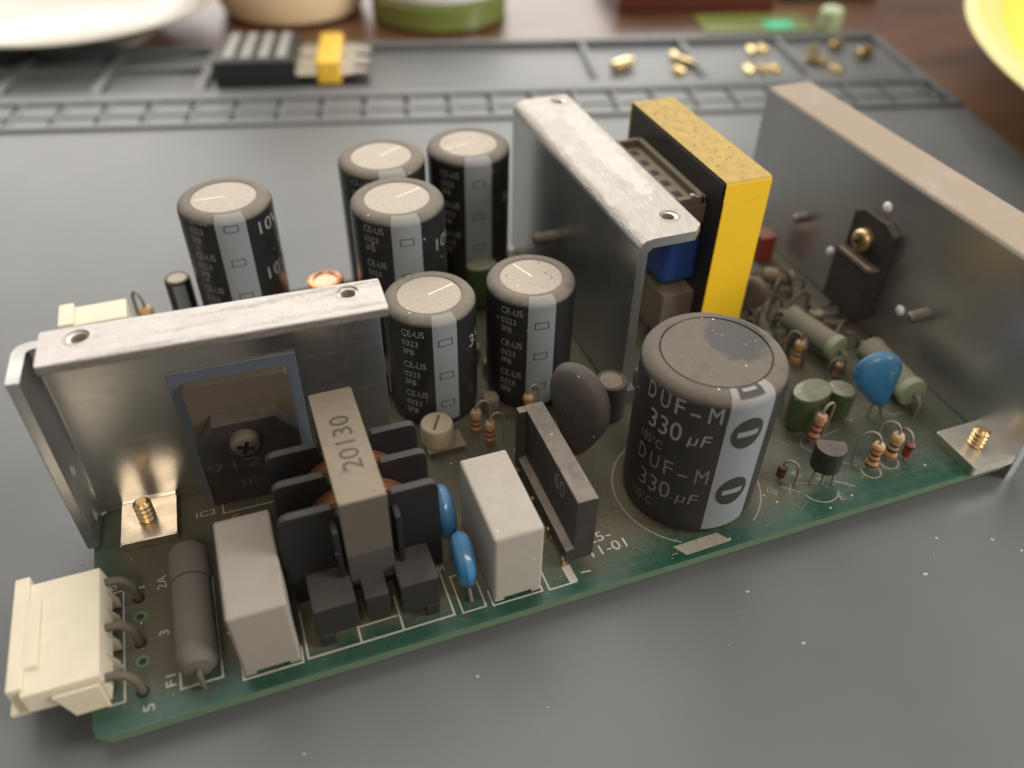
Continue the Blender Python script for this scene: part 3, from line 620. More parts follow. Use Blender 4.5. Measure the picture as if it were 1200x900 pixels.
# ------------------------------------------------------------------ disc capacitors
def disc_mesh(r, th, tail, tailx=0.0):
    # lens-shaped disc in the local x-z plane, thickness along y, drawn into a tail at the bottom
    b = bm_(); n = 40; k = 10
    def outline(a):
        x, z = r * math.sin(a), r * math.cos(a)
        if z < 0:
            t = (-z / r) ** 3
            z2 = z - tail * t; x2 = x * (1 - 0.25 * t) + tailx * t
            return x2, z2
        return x, z
    rings = []
    for s in (-1, 1):
        for i in range(k):
            u = i / k
            rr = math.sin(math.pi / 2 * u) if False else u ** 0.8
            if i == 0: rr = 0.0
            yy = s * th / 2 * (1 - rr ** 3.2) ** 0.5 if rr < 1 else 0
            rings.append((s, rr, yy))
    fr = []
    seq = [q for q in rings if q[0] == -1] + [(0, 1.0, 0.0)] + [q for q in rings if q[0] == 1][::-1]
    for s, rr, yy in seq:
        if rr == 0: fr.append([b.verts.new((0, yy, 0))])
        else: fr.append([b.verts.new((outline(2 * math.pi * j / n)[0] * rr, yy, outline(2 * math.pi * j / n)[1] * rr)) for j in range(n)])
    for A, B in zip(fr, fr[1:]):
        for j in range(n):
            q = (j + 1) % n
            if len(A) == 1: b.faces.new((A[0], B[j], B[q]))
            elif len(B) == 1: b.faces.new((A[j], A[q], B[0]))
            else: b.faces.new((A[j], A[q], B[q], B[j]))
    return b
def leads(parent, pts_list, r=0.3, m='lead_tin'):
    for pts in pts_list:
        b = bm_(); tube(b, pts, r, 8); obj('lead', b, m, parent)
d = obj('blue_disc_capacitor', disc_mesh(4.0, 3.5, 1.6, 1.6), 'disc_blue', BR, (54.3, 7.3, 7.2), rot=(R_(4), 0, R_(-96)), label='thin blue disc capacitor seen edge on near the board edge')
leads(d, [[(1.7, 0, -4.5), (2.6, 0, -6.0), (3.1, 0, -7.4)], [(-2.0, 0, -3.8), (-2.2, 0, -7.4)]])
d = obj('blue_disc_capacitor', disc_mesh(4.2, 3.5, 1.6, 1.2), 'disc_blue', BR, (53.9, 16.2, 8.4), rot=(R_(4), 0, R_(-94)), label='blue disc capacitor tucked behind the front one beside the coil')
leads(d, [[(1.7, 0, -5), (2.0, 0, -8.5)], [(-2.0, 0, -4.2), (-2.2, 0, -8.5)]])
d = obj('blue_disc_capacitor', disc_mesh(4.6, 3.4, 5.2, 1.4), 'disc_blue', BR, (138.2, 18.8, 11.4), rot=(0, R_(-14), R_(-14)), label='round blue disc capacitor facing out among the small resistors')
leads(d, [[(1.0, 0, -8.6), (1.4, 0, -11.6)], [(-0.3, 0, -8.2), (-1.4, 0, -11.4)]])
v = obj('varistor', disc_mesh(6.9, 4.2, 5.4, 1.2), 'varistor_brown', BR, (81.0, 25.8, 15.4), rot=(R_(-3), R_(4), R_(-70)), label='dusty brown varistor disc standing beside the bridge rectifier')
leads(v, [[(1.0, 0, -11.6), (1.2, 0, -15.4)], [(0.2, 0, -11.6), (-0.6, 0, -15.4)]], 0.4, 'lead_dusty')

# ------------------------------------------------------------------ bridge rectifier
bm = bm_(); prism(bm, rounded([(71.6, 1.7), (74.6, 1.7), (75.0, 2.2), (75.0, 15.4), (71.6, 15.4)], 0.25), 4.9, 27.6, 'y', 0.25, 2)
br = obj('bridge_rectifier', bm, 'rectifier_black', BR, label='flat black bridge rectifier standing on edge with dusty top')
bm = bm_(); prism(bm, rounded([(70.3, 1.6), (71.7, 1.6), (71.7, 5.0), (70.3, 4.4)], 0.2), 4.8, 27.7, 'y', 0.2, 2); obj('base_rib', bm, 'rectifier_black', br)
bm = bm_(); box(bm, 70.2, 26.2, 1.6, 71.7, 27.7, 15.3, 0.2); obj('end_rib', bm, 'rectifier_black', br)
bm = bm_()
f_ = lambda oy, oz: (lambda x, y: (71.55, oy - x, oz + y))
text(bm, '60', 3.8, 3.4, f_(13.5, 10.8)); obj('lettering', bm, 'print_dim', br)
for yy in (5.6, 12, 19, 26):
    bm = bm_(); box(bm, 70.0, yy - 0.35, -0.1, 70.9, yy + 0.35, 2.0, 0.1, 1); obj('pin', bm, 'brass', br)

# ------------------------------------------------------------------ electrolytic capacitors
def cap_profile(r, h, big=False):
    if big: return [(r - 1.4, 0.5), (r - 0.4, 0.6), (r - 0.1, 1.6), (r, 3.0), (r, h - 2.2), (r - 0.15, h - 1.3), (r - 0.7, h - 0.5), (r - 1.6, h - 0.08), (r - 2.6, h)]
    return [(r - 0.9, 0.4), (r - 0.35, 0.5), (r - 0.3, 1.6), (r, 2.4), (r, h - 1.6), (r - 0.12, h - 1.0), (r - 0.5, h - 0.45), (r - 1.1, h - 0.12), (r * 0.80, h), (r * 0.70, h - 0.05), (r * 0.685, h - 0.3)]
def wrap(cx, cy, r, a0, z0): return lambda x, y: (cx + (r + 0.05) * math.cos(R_(a0) + x / r), cy + (r + 0.05) * math.sin(R_(a0) + x / r), z0 + y)
def stripe(o, r, h, a0, a1, big=False, m='stripe_grey'):
    b = bm_(); pr_ = [(q[0] + 0.04, q[1] + (0.03 if q[1] > h - 1 else 0)) for q in cap_profile(r, h, big)]
    pr_ = [q for q in pr_ if q[1] > 1.0][: (None if big else -2)]
    lathe(b, pr_, 14, a0=R_(a0), a1=R_(a1)); return obj('stripe', b, m, o)
def rect_marks(o, r, zs, am, w=2.6, hh=1.5):
    for z in zs:
        b = bm_(); f = wrap(0, 0, r + 0.04, am, z)
        for (xa, ya, xb, yb) in ((-w / 2, -hh / 2, w / 2, -hh / 2 + 0.16), (-w / 2, hh / 2 - 0.16, w / 2, hh / 2), (-w / 2, -hh / 2 + .16, -w / 2 + 0.16, hh / 2 - .16), (w / 2 - 0.16, -hh / 2 + .16, w / 2, hh / 2 - .16)):
            n = 4; xs = [xa + (xb - xa) * i / n for i in range(n + 1)]
            V = [(b.verts.new(f(x, ya)), b.verts.new(f(x, yb))) for x in xs]
            for p, q in zip(V, V[1:]): b.faces.new((p[0], q[0], q[1], p[1]))
        obj('minus_mark', b, 'print_black', o)
def electro(x, y, r, h, s0, s1, zs, txt0, ztxt, val, vang, zval, label, line=20):
    b = bm_(); lathe(b, cap_profile(r, h), 56); o = obj('electrolytic_capacitor', b, 'sleeve_black', BR, (x, y, 0), label=label)
    b = bm_(); lathe(b, [(0, h - 0.16), (r * 0.45, h - 0.15), (r * 0.69, h - 0.2)], 48)
    tp = obj('top_disc', b, 'cap_top', o)
    b = bm_(); box(b, -r * 0.02, -0.06, h - 0.2, r * 0.62, 0.06, h - 0.10)
    bmesh.ops.rotate(b, matrix=Matrix.Rotation(R_(line), 3, 'Z'), verts=b.verts); obj('vent_line', b, 'alu_bright' if line != 240 else 'print_brown', o)
    stripe(o, r, h, s0, s1); rect_marks(o, r, zs, (s0 + s1) / 2)
    b = bm_()
    for z in ztxt:
        for s, w_, hh, dz in (('CE-US', 4.2, 1.35, 0), ('0323', 3.0, 1.2, -2.1), ('3FB', 2.2, 1.2, -4.0)):
            if z + dz < 1.5: continue
            text(b, s, w_, hh, wrap(0, 0, r, txt0 + 2, z + dz))
    if val:
        for z in zval: text(b, val, 6.5, 2.6, wrap(0, 0, r, vang, z))
    obj('lettering', b, 'print_grey', o); return o
electro(62.1, 50.4, 8.25, 25.2, -103, -72, (20.3, 12.9, 6.2), -144, (21.6, 14.6, 7.8), '35V', -51, (16.5,), 'black electrolytic capacitor with clean top behind the round trimmer', 20)
electro(80.7, 48.8, 8.15, 26.0, -114, -78, (20.7, 13.8, 6.5), -152, (22.6, 15.4, 8.5), None, -40, (), 'white speckled top electrolytic capacitor near the tall heatsink', 110)
electro(31.75, 84.0, 8.75, 32.2, -108, -71, (29.9, 22.6, 15.0), -146, (30.8, 23.2, 15.8), '10V', -55, (27.0, 17.0), 'lone electrolytic capacitor standing behind the white lipped heatsink', 180)
electro(62.6, 73.2, 9.0, 32.3, -112, -76, (27.6, 20.0), -150, (29.2, 21.8, 14.4), '10V', -54, (23.6,), 'black electrolytic capacitor in the middle of the rear trio', 25)
electro(82.8, 91.8, 8.85, 32.1, -113, -75, (26.8, 19.1, 11.6), -150, (28.0, 21.0, 14.0), '10V', -50, (20.5,), 'rearmost electrolytic capacitor with white specks beside the tall heatsink', 195)
electro(64.0, 92.0, 9.0, 32.0, -107, -70, (29.8,), -148, (29.0, 22.0), None, 0, (), 'rear electrolytic capacitor half hidden behind the middle one of the trio', 30)
# the big one
RB, HB = 11.3, 30.4
bm = bm_(); lathe(bm, cap_profile(RB, HB, True) + [(RB * 0.79, HB), (RB * 0.77, HB - 0.35), (RB * 0.755, HB - 0.35), (RB * 0.74, HB - 0.02), (RB * 0.4, HB), (0, HB)], 84)
big = obj('big_capacitor', bm, 'sleeve_big', BR, (97.6, 14.4, 0), label='biggest black electrolytic capacitor marked 330 microfarad with dusty top')
stripe(big, RB, HB, -108, -68, True)
for z in (23.2, 10.4):
    b = bm_(); f = wrap(0, 0, RB + 0.05, -89, z); n = 22
    V = [(b.verts.new(f(2.75 * u, -3.1 * math.sqrt(max(0, 1 - u * u)))), b.verts.new(f(2.75 * u, 3.1 * math.sqrt(max(0, 1 - u * u))))) for u in [-math.cos(math.pi * (i + 0.15) / (n + 0.3)) for i in range(n + 1)]]
    for p, q in zip(V, V[1:]): b.faces.new((p[0], q[0], q[1], p[1]))
    ov = obj('minus_oval', b, 'print_black', big)
    b = bm_(); f = wrap(0, 0, RB + 0.10, -89, z)
    V = [(b.verts.new(f(x, -0.55)), b.verts.new(f(x, 0.55))) for x in (-1.8, -1.2, -0.6, 0, 0.6, 1.2, 1.8)]
    for p, q in zip(V, V[1:]): b.faces.new((p[0], q[0], q[1], p[1]))
    obj('minus_bar', b, 'stripe_grey', big)
b = bm_()                                        # part of a third oval where the sleeve turns over the rim
f = lambda x, y: ((RB - 1.6 - y) * math.cos(R_(-89) + x / 10.0), (RB - 1.6 - y) * math.sin(R_(-89) + x / 10.0), HB + 0.09 - max(0, 0.6 - y) * 0.25)
V0 = [(b.verts.new(f(x, 0.45)), b.verts.new(f(x, 2.0))) for x in (-2.2, -1.1, 0, 1.1, 2.2)]
b2 = bm_(); lathe(b2, [(RB - 0.55, HB - 0.48), (RB - 1.6, HB + 0.02), (RB - 2.5, HB + 0.08)], 10, a0=R_(-101), a1=R_(-78)); b.free()
obj('minus_oval', b2, 'print_black', big)
b2 = bm_(); lathe(b2, [(RB - 1.55, HB + 0.06), (RB - 2.2, HB + 0.12)], 8, a0=R_(-97), a1=R_(-83)); obj('minus_bar', b2, 'stripe_grey', big)
bl = bm_(); bd = bm_()
for z, tb, td in ((25.6, bl, bl), (12.6, bd, bd)):
    text(tb, 'D', 1.7, 3.2, wrap(0, 0, RB, -176, z)); text(tb, 'U', 1.7, 3.2, wrap(0, 0, RB, -162, z)); text(tb, 'F', 1.5, 3.2, wrap(0, 0, RB, -148.5, z)); text(tb, '-', 1.5, 3.2, wrap(0, 0, RB, -136, z)); text(tb, 'M', 2.0, 3.2, wrap(0, 0, RB, -122.5, z))
    text(tb, '330', 6.0, 3.7, wrap(0, 0, RB, -170, z - 5.2)); text(tb, 'µF', 3.2, 2.4, wrap(0, 0, RB, -134, z - 5.0), slant=0.2)
    text(bd, '105°C', 4.4, 1.9, wrap(0, 0, RB, -176, z - 8.6))
text(bd, '105°C', 5.2, 1.5, wrap(0, 0, RB - 0.1, -178, 28.5))
obj('lettering', bl, 'print_grey', big); obj('lettering', bd, 'print_dim', big)
# small ones
def small_electro(x, y, r, h, m='sleeve_black', label=None, st=None):
    b = bm_(); lathe(b, [(r - 0.3, 0.1), (r, 0.5), (r, h - 0.6), (r - 0.25, h - 0.1), (r * 0.75, h), (r * 0.7, h - 0.15)], 32); o = obj('small_capacitor', b, m, BR, (x, y, 0), label=label)
    b = bm_(); lathe(b, [(0, h - 0.12), (r * 0.72, h - 0.12)], 24); obj('top_disc', b, 'cap_top' if st else 'brown_dusty', o)
    if st: b = bm_(); lathe(b, [(r + 0.04, 0.6), (r + 0.04, h - 0.6)], 8, a0=R_(st[0]), a1=R_(st[1])); obj('stripe', b, 'stripe_grey', o)
    return o
small_electro(19.3, 87.5, 2.55, 14.4, label='tiny electrolytic capacitor next to the lone tall one', st=(-115, -60))
small_electro(92.2, 35.6, 3.1, 8.8, 'epoxy_black', 'short dusty capacitor behind the brown varistor')

# ------------------------------------------------------------------ trimmer, coil, rear connector
bm = bm_(); lathe(bm, [(3.0, 1.6), (3.1, 2.0), (3.0, 5.2), (2.75, 5.6), (0, 5.7)], 36)
tr = obj('trimmer', bm, 'cream_dirty', BR, (59.1, 38.4, 0), label='round cream trimmer with a screwdriver slot')
bm = bm_(); box(bm, -1.9, -0.2, 5.5, 1.9, 0.2, 5.78)
bmesh.ops.rotate(bm, matrix=Matrix.Rotation(R_(60), 3, 'Z'), verts=bm.verts); obj('slot', bm, 'print_brown', tr)
bm = bm_(); box(bm, -2.6, -3.2, 0.9, 4.6, 1.4, 1.5, 0.25); obj('base_plate', bm, 'brown_dusty', tr)
bm = bm_()
for k in range(7):
    for i in range(1): lathe(bm, [(3.4 + 0.0, 5 + k * 0.9), (3.8, 5.25 + k * 0.9), (3.8, 5.65 + k * 0.9), (3.4, 5.9 + k * 0.9)], 28)
lathe(bm, [(3.4, 11.3), (2.7, 11.5), (2.4, 11.0)], 28)
cc_ = obj('copper_coil', bm, 'copper', BR, (48.2, 84.6, -1.9), label='orange copper coil peeping over the white lipped heatsink')
bm = bm_(); lathe(bm, [(2.5, 1.5), (2.5, 11.1), (0, 11.3)], 24); obj('coil_core', bm, 'cup_beige', cc_)
bm = bm_(); box(bm, -2.5, 78, 0.1, 9.5, 84.5, 13.6, 0.6); rc = obj('rear_header', bm, 'cream', BR, label='cream connector at the rear corner behind the heatsink')
bm = bm_(); box(bm, -2.6, 77.6, 12.9, 0.2, 84.8, 14.4, 0.4); obj('latch_rib', bm, 'cream', rc)

# ------------------------------------------------------------------ resistors and diodes standing on end
def res_proto(m, bands, name='resistor'):
    r = 1.15
    b = bm_(); lathe(b, [(0, 0.9), (0.6, 0.95), (1.0, 1.15), (1.2, 1.6), (1.2, 2.3), (1.0, 2.7), (1.0, 5.5), (1.2, 5.9), (1.2, 6.6), (1.0, 7.1), (0.6, 7.3), (0, 7.35)], 24)
    o = obj(name, b, m, BR)
    for (z, bm_m) in bands:
        rr = 1.24 if (z < 2.4 or z > 5.7) else 1.04
        b = bm_(); lathe(b, [(rr - 0.1, z - 0.33), (rr, z - 0.3), (rr, z + 0.3), (rr - 0.1, z + 0.33)], 24); obj('colour_band', b, bm_m, o)
    b = bm_(); tube(b, [(0, 0, 7.2), (0.1, 0, 8.3), (0.9, 0, 9.3), (2.0, 0, 9.3), (3.0, 0, 8.3), (3.4, 0, 6.4), (3.5, 0, 0)], 0.27, 8); obj('lead', b, 'lead_tin', o)
    b = bm_(); tube(b, [(0, 0, 1.0), (0, 0, 0)], 0.27, 8, 1); obj('lead', b, 'lead_tin', o)
    return o
pA = res_proto('resistor_tan', [(1.95, 'band_brown'), (3.4, 'band_red'), (4.8, 'band_brown'), (6.2, 'band_orange')])
pB = res_proto('resistor_tan', [(1.95, 'band_orange'), (3.4, 'band_black'), (4.8, 'band_brown'), (6.2, 'band_gold')])
pC = res_proto('resistor_pink', [(1.95, 'band_red'), (3.4, 'band_brown'), (4.8, 'band_red'), (6.2, 'band_gold')])
def place(p, x, y, rz, label, first=False, z=0.0, tilt=0.0, s=1.0):
    o = p if first else copy_tree(p, BR)
    o.location = Vector((x, y, z)) * MM; o.rotation_euler = (0, R_(tilt), R_(rz)); o.scale = (s,) * 3; o['label'] = label; return o
place(pA, 130.8, 6.6, 130, 'tan resistor standing on end nearest the board edge', True, s=0.92)
place(pB, 135.5, 7.3, 125, 'tan resistor with a black band beside the red diode', True, s=0.95)
place(pC, 124.8, 16.0, 15, 'reddish resistor standing before the green capacitor', True, s=0.95, tilt=8)
place(pC, 66.6, 38.6, 5, 'dusty pink resistor behind the round trimmer', s=0.85)
place(pC, 68.2, 35.2, 5, 'darker pink resistor leaning beside the trimmer', s=0.8)
place(pA, 77.3, 39.8, 20, 'orange resistor peeping over the bridge rectifier', s=0.8)
place(pB, 135.3, 36.4, 120, 'tan resistor standing beside the long green resistor', s=0.85)
place(pA, 140.4, 29.6, 160, 'orange resistor with a looped lead behind the green capacitors', s=0.6)
place(pA, 98.9, 43.0, 60, 'dusty tan resistor in the gap beside the tall heatsink', s=0.8)
place(pB, 11.8, 87.0, 120, 'tan resistor beside the rear cream connector', s=1.25)
def diode(x, y, rz, m, label, s=1.0, lay=0):
    b = bm_(); lathe(b, [(0, 0.9), (0.55, 1.0), (0.8, 1.3), (0.8, 3.6), (0.55, 3.95), (0, 4.0)], 20); o = obj('diode', b, m, BR, label=label)
    b = bm_(); lathe(b, [(0.75, 3.0), (0.83, 3.02), (0.83, 3.5), (0.75, 3.52)], 20); obj('colour_band', b, 'band_black', o)
    b = bm_(); tube(b, [(0, 0, 3.9), (0.2, 0, 4.9), (1.0, 0, 5.5), (2.0, 0, 5.3), (2.6, 0, 4.2), (2.8, 0, 0)], 0.26, 8); obj('lead', b, 'lead_tin', o)
    b = bm_(); tube(b, [(0, 0, 1.0), (0, 0, 0)], 0.26, 8, 1); obj('lead', b, 'lead_tin', o)
    o.location = Vector((x, y, 0)) * MM; o.rotation_euler = (0, R_(lay), R_(rz)); o.scale = (s,) * 3; return o
diode(113.8, 9.8, -50, 'diode_dark', 'dark red diode in front of the black transistor')
diode(138.6, 6.6, 90, 'diode_red', 'bright red diode beside the tan resistors', 1.1)
diode(124.3, 26.8, 30, 'diode_dark', 'dark red diode beside the big capacitor')
# TO-92 style transistor on tall legs
bm = bm_(); a0 = R_(-58); pts = [(2.65 * math.cos(R_(t)), 2.65 * math.sin(R_(t))) for t in range(-20, 221, 12)]
pts = [(x, -y) for x, y in pts]
prism(bm, pts, 4.0, 8.9, 'z', 0.25, 2)
tq = obj('small_transistor', bm, 'epoxy_black', BR, (120.6, 7.4, 0), R_(-18), label='black half round transistor raised on three legs')
leads(tq, [[(dx, -0.6, 4.4), (dx * 1.15, -0.9, 2), (dx * 1.25, -1.0, -0.1)] for dx in (-1.6, 0.0, 1.6)], 0.26)
# green film capacitors
def green_cap(x, y, z0, rx, ry, h, rz, label):
    b = bm_(); lathe(b, [(0.5, z0), (0.9, z0 + 0.15), (1.0, z0 + 0.9), (1.0, h - 0.7), (0.92, h - 0.2), (0.7, h), (0, h + 0.12)], 36)
    bmesh.ops.scale(b, vec=(rx, ry, 1), verts=b.verts); o = obj('green_film_capacitor', b, 'film_green', BR, (x, y, 0), R_(rz), label=label)
    leads(o, [[(-rx * .6, 0, z0 + 0.5), (-rx * .6, 0, 0)], [(rx * .6, 0, z0 + 0.5), (rx * .6, 0, 0)]]); return o
green_cap(126.2, 20.8, 1.0, 4.5, 2.9, 9.0, 12, 'glossy dark green film capacitor beside the big capacitor')
green_cap(133.0, 20.6, 1.0, 2.8, 2.4, 7.6, -50, 'dusty green film capacitor behind the glossy one')
green_cap(80.7, 77.2, 1.0, 3.6, 2.4, 11.2, 5, 'dusty olive film capacitor standing before the rearmost electrolytic')
# long ceramic resistors lying down
def power_res(ax, ay, bx, by, z, r, label):
    L = math.hypot(bx - ax, by - ay)
    b = bm_(); lathe(b, [(0, 0), (r * 0.7, 0.05), (r, 0.5), (r * 1.05, 1.2), (r * 0.98, 2.2), (r * 0.98, L - 2.2), (r * 1.05, L - 1.2), (r, L - 0.4), (r * 0.7, L), (0, L)], 30, axis='x')
    o = obj('power_resistor', b, 'resistor_green', BR, (ax, ay, z), math.atan2(by - ay, bx - ax), label=label)
    b = bm_(); lathe(b, [(r * 1.03, L - 1.9), (r * 1.09, L - 1.2), (r * 1.04, L - 0.3), (r * 0.72, L + 0.06), (0, L + 0.06)], 30, axis='x'); obj('end_cap', b, 'resistor_end', o)
    leads(o, [[(L, 0, 0), (L + 1.3, 0, 0.1), (L + 2.1, 0, -1.0), (L + 2.2, 0, -z)], [(0, 0, 0), (-1.3, 0, 0.1), (-2.1, 0, -1.0), (-2.2, 0, -z)]], 0.34); return o
power_res(139.6, 47.0, 142.8, 33.2, 4.4, 2.6, 'long dusty green resistor lying beside the yellow transformer side')
power_res(149.6, 32.6, 148.4, 17.4, 4.0, 2.8, 'long green resistor lying under the polished heatsink')

# ------------------------------------------------------------------ transformer
bm = bm_(); box(bm, 115.9, 45.6, 8.0, 125.4, 82.4, 39.7, 0.3)
tf = obj('transformer', bm, 'core_black', BR, label='yellow taped transformer with a dusty top between two heatsinks')
bm = bm_(); prism(bm, rounded([(45.0, 7.5), (83.0, 7.5), (83.0, 40.2), (45.0, 40.2)], 0.7), 116.0, 125.5, 'x', 0.12, 1)
# hollow: keep only the band around the core
for f in [f for f in bm.faces if abs(f.normal.x) > 0.9 and f.calc_area() > 300]: bm.faces.remove(f)
obj('yellow_tape', bm, 'yellow_tape', tf)
bm = bm_(); prism(bm, [(116.05, 7.9), (125.45, 7.9), (125.45, 36.4), (120.2, 36.15), (116.05, 36.3)], 44.86, 45.04, 'y', 0.05, 1); obj('tape_end', bm, 'yellow_tape', tf)
bm = bm_(); box(bm, 115.97, 45.05, 7.6, 116.0, 82.9, 40.05); bm.free()
bm = bm_(); box(bm, 109.0, 50.0, 29.6, 116.2, 77.0, 33.7, 0.5); bf = obj('bobbin_frame', bm, 'bobbin_brown', tf)
bm = bm_(); box(bm, 109.2, 50.2, 33.5, 110.2, 76.8, 35.2, 0.25); obj('bobbin_wall', bm, 'bobbin_brown', bf)
bm = bm_(); box(bm, 114.6, 50.2, 33.5, 115.8, 76.8, 35.2, 0.25); obj('bobbin_wall', bm, 'bobbin_brown', bf)
bm = bm_(); box(bm, 109.4, 50.2, 33.5, 115.6, 51.2, 35.2, 0.25); obj('bobbin_wall', bm, 'bobbin_brown', bf)
bm = bm_(); box(bm, 109.4, 75.8, 33.5, 115.6, 76.8, 35.2, 0.25); obj('bobbin_wall', bm, 'bobbin_brown', bf)
for yy in (54.0, 58.5, 63.0, 67.5, 72.0):
    bm = bm_(); box(bm, 111.6, yy, 33.6, 113.2, yy + 2.0, 33.78); obj('slot', bm, 'hole_dark', bf)
bm = bm_(); lathe(bm, [(0, 0), (0.5, 0.1), (0.55, 0.5), (0, 0.7)], 14); obj('pin', bm, 'solder', bf, (113.2, 50.8, 35.1))
bm = bm_(); box(bm, 108.6, 49.5, 17.0, 116.2, 78.0, 29.4, 1.6, 3); obj('blue_winding', bm, 'blue_tape', tf)
bm = bm_(); box(bm, 109.0, 48.6, 5.0, 117.0, 79.0, 15.0, 0.6); obj('bobbin_base', bm, 'bobbin_brown', tf)
for yy in (51, 57, 63, 69, 75):
    bm = bm_(); tube(bm, [(111, yy, 5.4), (111, yy, -0.1)], 0.45, 8, 1); obj('pin', bm, 'lead_tin', tf)

# ------------------------------------------------------------------ dusty parts in the dark corner behind the transformer
bm = bm_(); box(bm, 149.2, 72, 0.3, 153.4, 76.5, 7.0, 0.5); rb = obj('red_component', bm, 'red_plastic', BR, label='dark red part in the corner behind the transformer')
bm = bm_(); lathe(bm, [(0, 0), (1.4, 0.2), (1.8, 0.8), (1.8, 6.2), (1.4, 6.8), (0, 7)], 24, axis='x'); rr = obj('dusty_diode', bm, 'brown_dusty', BR, (144.5, 63.5, 3.4), R_(-35), label='dust covered brown diode lying behind the transformer')
leads(rr, [[(7, 0, 0), (8.6, 0, 0.2), (9.4, 0, -1), (9.4, 0, -3.4)], [(0, 0, 0), (-1.4, 0, 0.4), (-2.2, 0, -1), (-2.2, 0, -3.4)]], 0.35, 'lead_dusty')
v2 = obj('dusty_disc', disc_mesh(3.8, 2.4, 1.8, 0.4), 'brown_dusty', BR, (135.5, 55.0, 6.2), rot=(0, 0, R_(-60)), label='dust covered disc capacitor behind the transformer foot')
leads(v2, [[(0.4, 0, -5), (0.6, 0, -6.2)], [(-0.8, 0, -4.6), (-1.2, 0, -6.2)]], 0.3, 'lead_dusty')
WL = [[(139, 52, 0), (139.4, 52.5, 6.5), (141, 54, 8.2), (143.2, 56, 6.4), (143.4, 56.3, 0)], [(131.5, 47.0, 0), (131.7, 47.4, 5), (133.2, 48.6, 6.6), (134.4, 49.6, 4), (134.6, 49.8, 0)],
      [(143, 50.5, 0), (143.2, 50.8, 4), (146, 52, 5.4), (149.6, 53, 3.4), (149.8, 53, 0)], [(146, 38.5, 0), (146.2, 38.7, 2.6), (149, 41, 3.4), (151.8, 43.4, 1.8), (152, 43.6, 0)],
      [(146.8, 62, 0), (147, 61.8, 4.6), (147.6, 60, 6), (148.4, 58, 4), (148.6, 57.5, 0)], [(126.6, 30.6, 0), (126.8, 31, 4.2), (128, 32, 5.2), (129.2, 33, 3.4), (129.4, 33.2, 0)]]
for i in range(16):
    x = random.uniform(128, 150); y = random.uniform(38, 74); a = random.uniform(0, 6.28); L = random.uniform(2.5, 5.0); h = random.uniform(2.5, 6.5)
    if 114 < x < 128 and y > 43: continue
    dx, dy = math.cos(a), math.sin(a)
    WL.append([(x, y, 0), (x + 0.1 * dx, y + 0.1 * dy, h * 0.7), (x + 0.5 * L * dx, y + 0.5 * L * dy, h), (x + 0.95 * L * dx, y + 0.95 * L * dy, h * 0.6), (x + L * dx, y + L * dy, 0)])
for pts in WL:
    bm = bm_(); tube(bm, pts, 0.36, 8); obj('jumper_wire', bm, 'lead_dusty', BR)
# low dusty parts between the tall ones
for (x, y, r, h, m) in ((72.5, 60, 2.0, 4, 'brown_dusty'), (75, 55, 1.6, 3, 'brown_dusty'), (71.5, 44.5, 1.7, 3.4, 'brown_dusty'), (52, 56, 2.4, 6, 'epoxy_black'), (100.5, 52, 1.6, 6, 'brown_dusty'), (132.5, 44, 1.5, 3.2, 'brown_dusty'), (146.5, 46, 1.7, 4.4, 'brown_dusty'), (137.5, 62, 2.0, 5, 'brown_dusty'), (143, 70, 1.8, 4, 'epoxy_black'), (130.5, 34.5, 1.1, 2.4, 'brown_dusty'), (103.5, 62, 2, 5, 'brown_dusty'), (101, 40.5, 1.0, 5, 'brown_dusty')):
    bm = bm_(); lathe(bm, [(0, 0), (r, 0.1), (r, h - 0.5), (r * 0.8, h), (0, h)], 18); obj('small_component', bm, m, BR, (x, y, 0))

# ------------------------------------------------------------------ crumbs and dust
def ico(bm, p, r):                               # one irregular grain
    a = random.uniform(0, 6.28); sx = random.uniform(0.6, 1.7); x, y, z = p
    ring = [bm.verts.new((x + r * sx * math.cos(a + k * 1.2566) * random.uniform(0.7, 1.2), y + r * math.sin(a + k * 1.2566) * random.uniform(0.7, 1.2), z)) for k in range(5)]
    t = bm.verts.new((x + r * 0.2, y, z + r * 0.6)); b = bm.verts.new((x, y, z - r * 0.4))
    for k in range(5): bm.faces.new((ring[k], ring[(k + 1) % 5], t)); bm.faces.new((ring[(k + 1) % 5], ring[k], b))
bm = bm_()
for p in ((-2.9, 35.0), (-8.6, 30.5), (-9.0, 19.2), (-9.9, 14.1), (95, -9.5), (90, -14), (98, -6.5), (101, -17.5), (128, -13.5), (135, -8), (144, -11.5), (147, -15), (60, -14), (52, -6), (26, -9)):
    ico(bm, (p[0], p[1], -3.95), random.uniform(0.16, 0.34))
for i in range(80):
    x = random.uniform(-60, 250); y = random.choice((random.uniform(-60, 0), random.uniform(98, 150), random.uniform(-60, 150)))
    if -1.5 < x < 170 and -1.5 < y < 100: continue
    ico(bm, (x, y, -3.97), random.choice((0.05, 0.06, 0.08, 0.12)))
o = obj('dust_crumbs', bm, 'crumb'); tag(o, 'tiny pale crumbs scattered over the grey mat', kind='stuff')
bm = bm_()
for i in range(5200):
    x = random.uniform(1, 155); y = random.uniform(0.6, 92) if i % 3 else random.uniform(1.5, 34)
    if i % 2 and not 76 < x < 155: x = random.uniform(76, 155)
    ico(bm, (x, y, 0.02), random.choice((0.03, 0.04, 0.04, 0.05, 0.06, 0.06, 0.09) if i % 40 else (0.11, 0.14)))
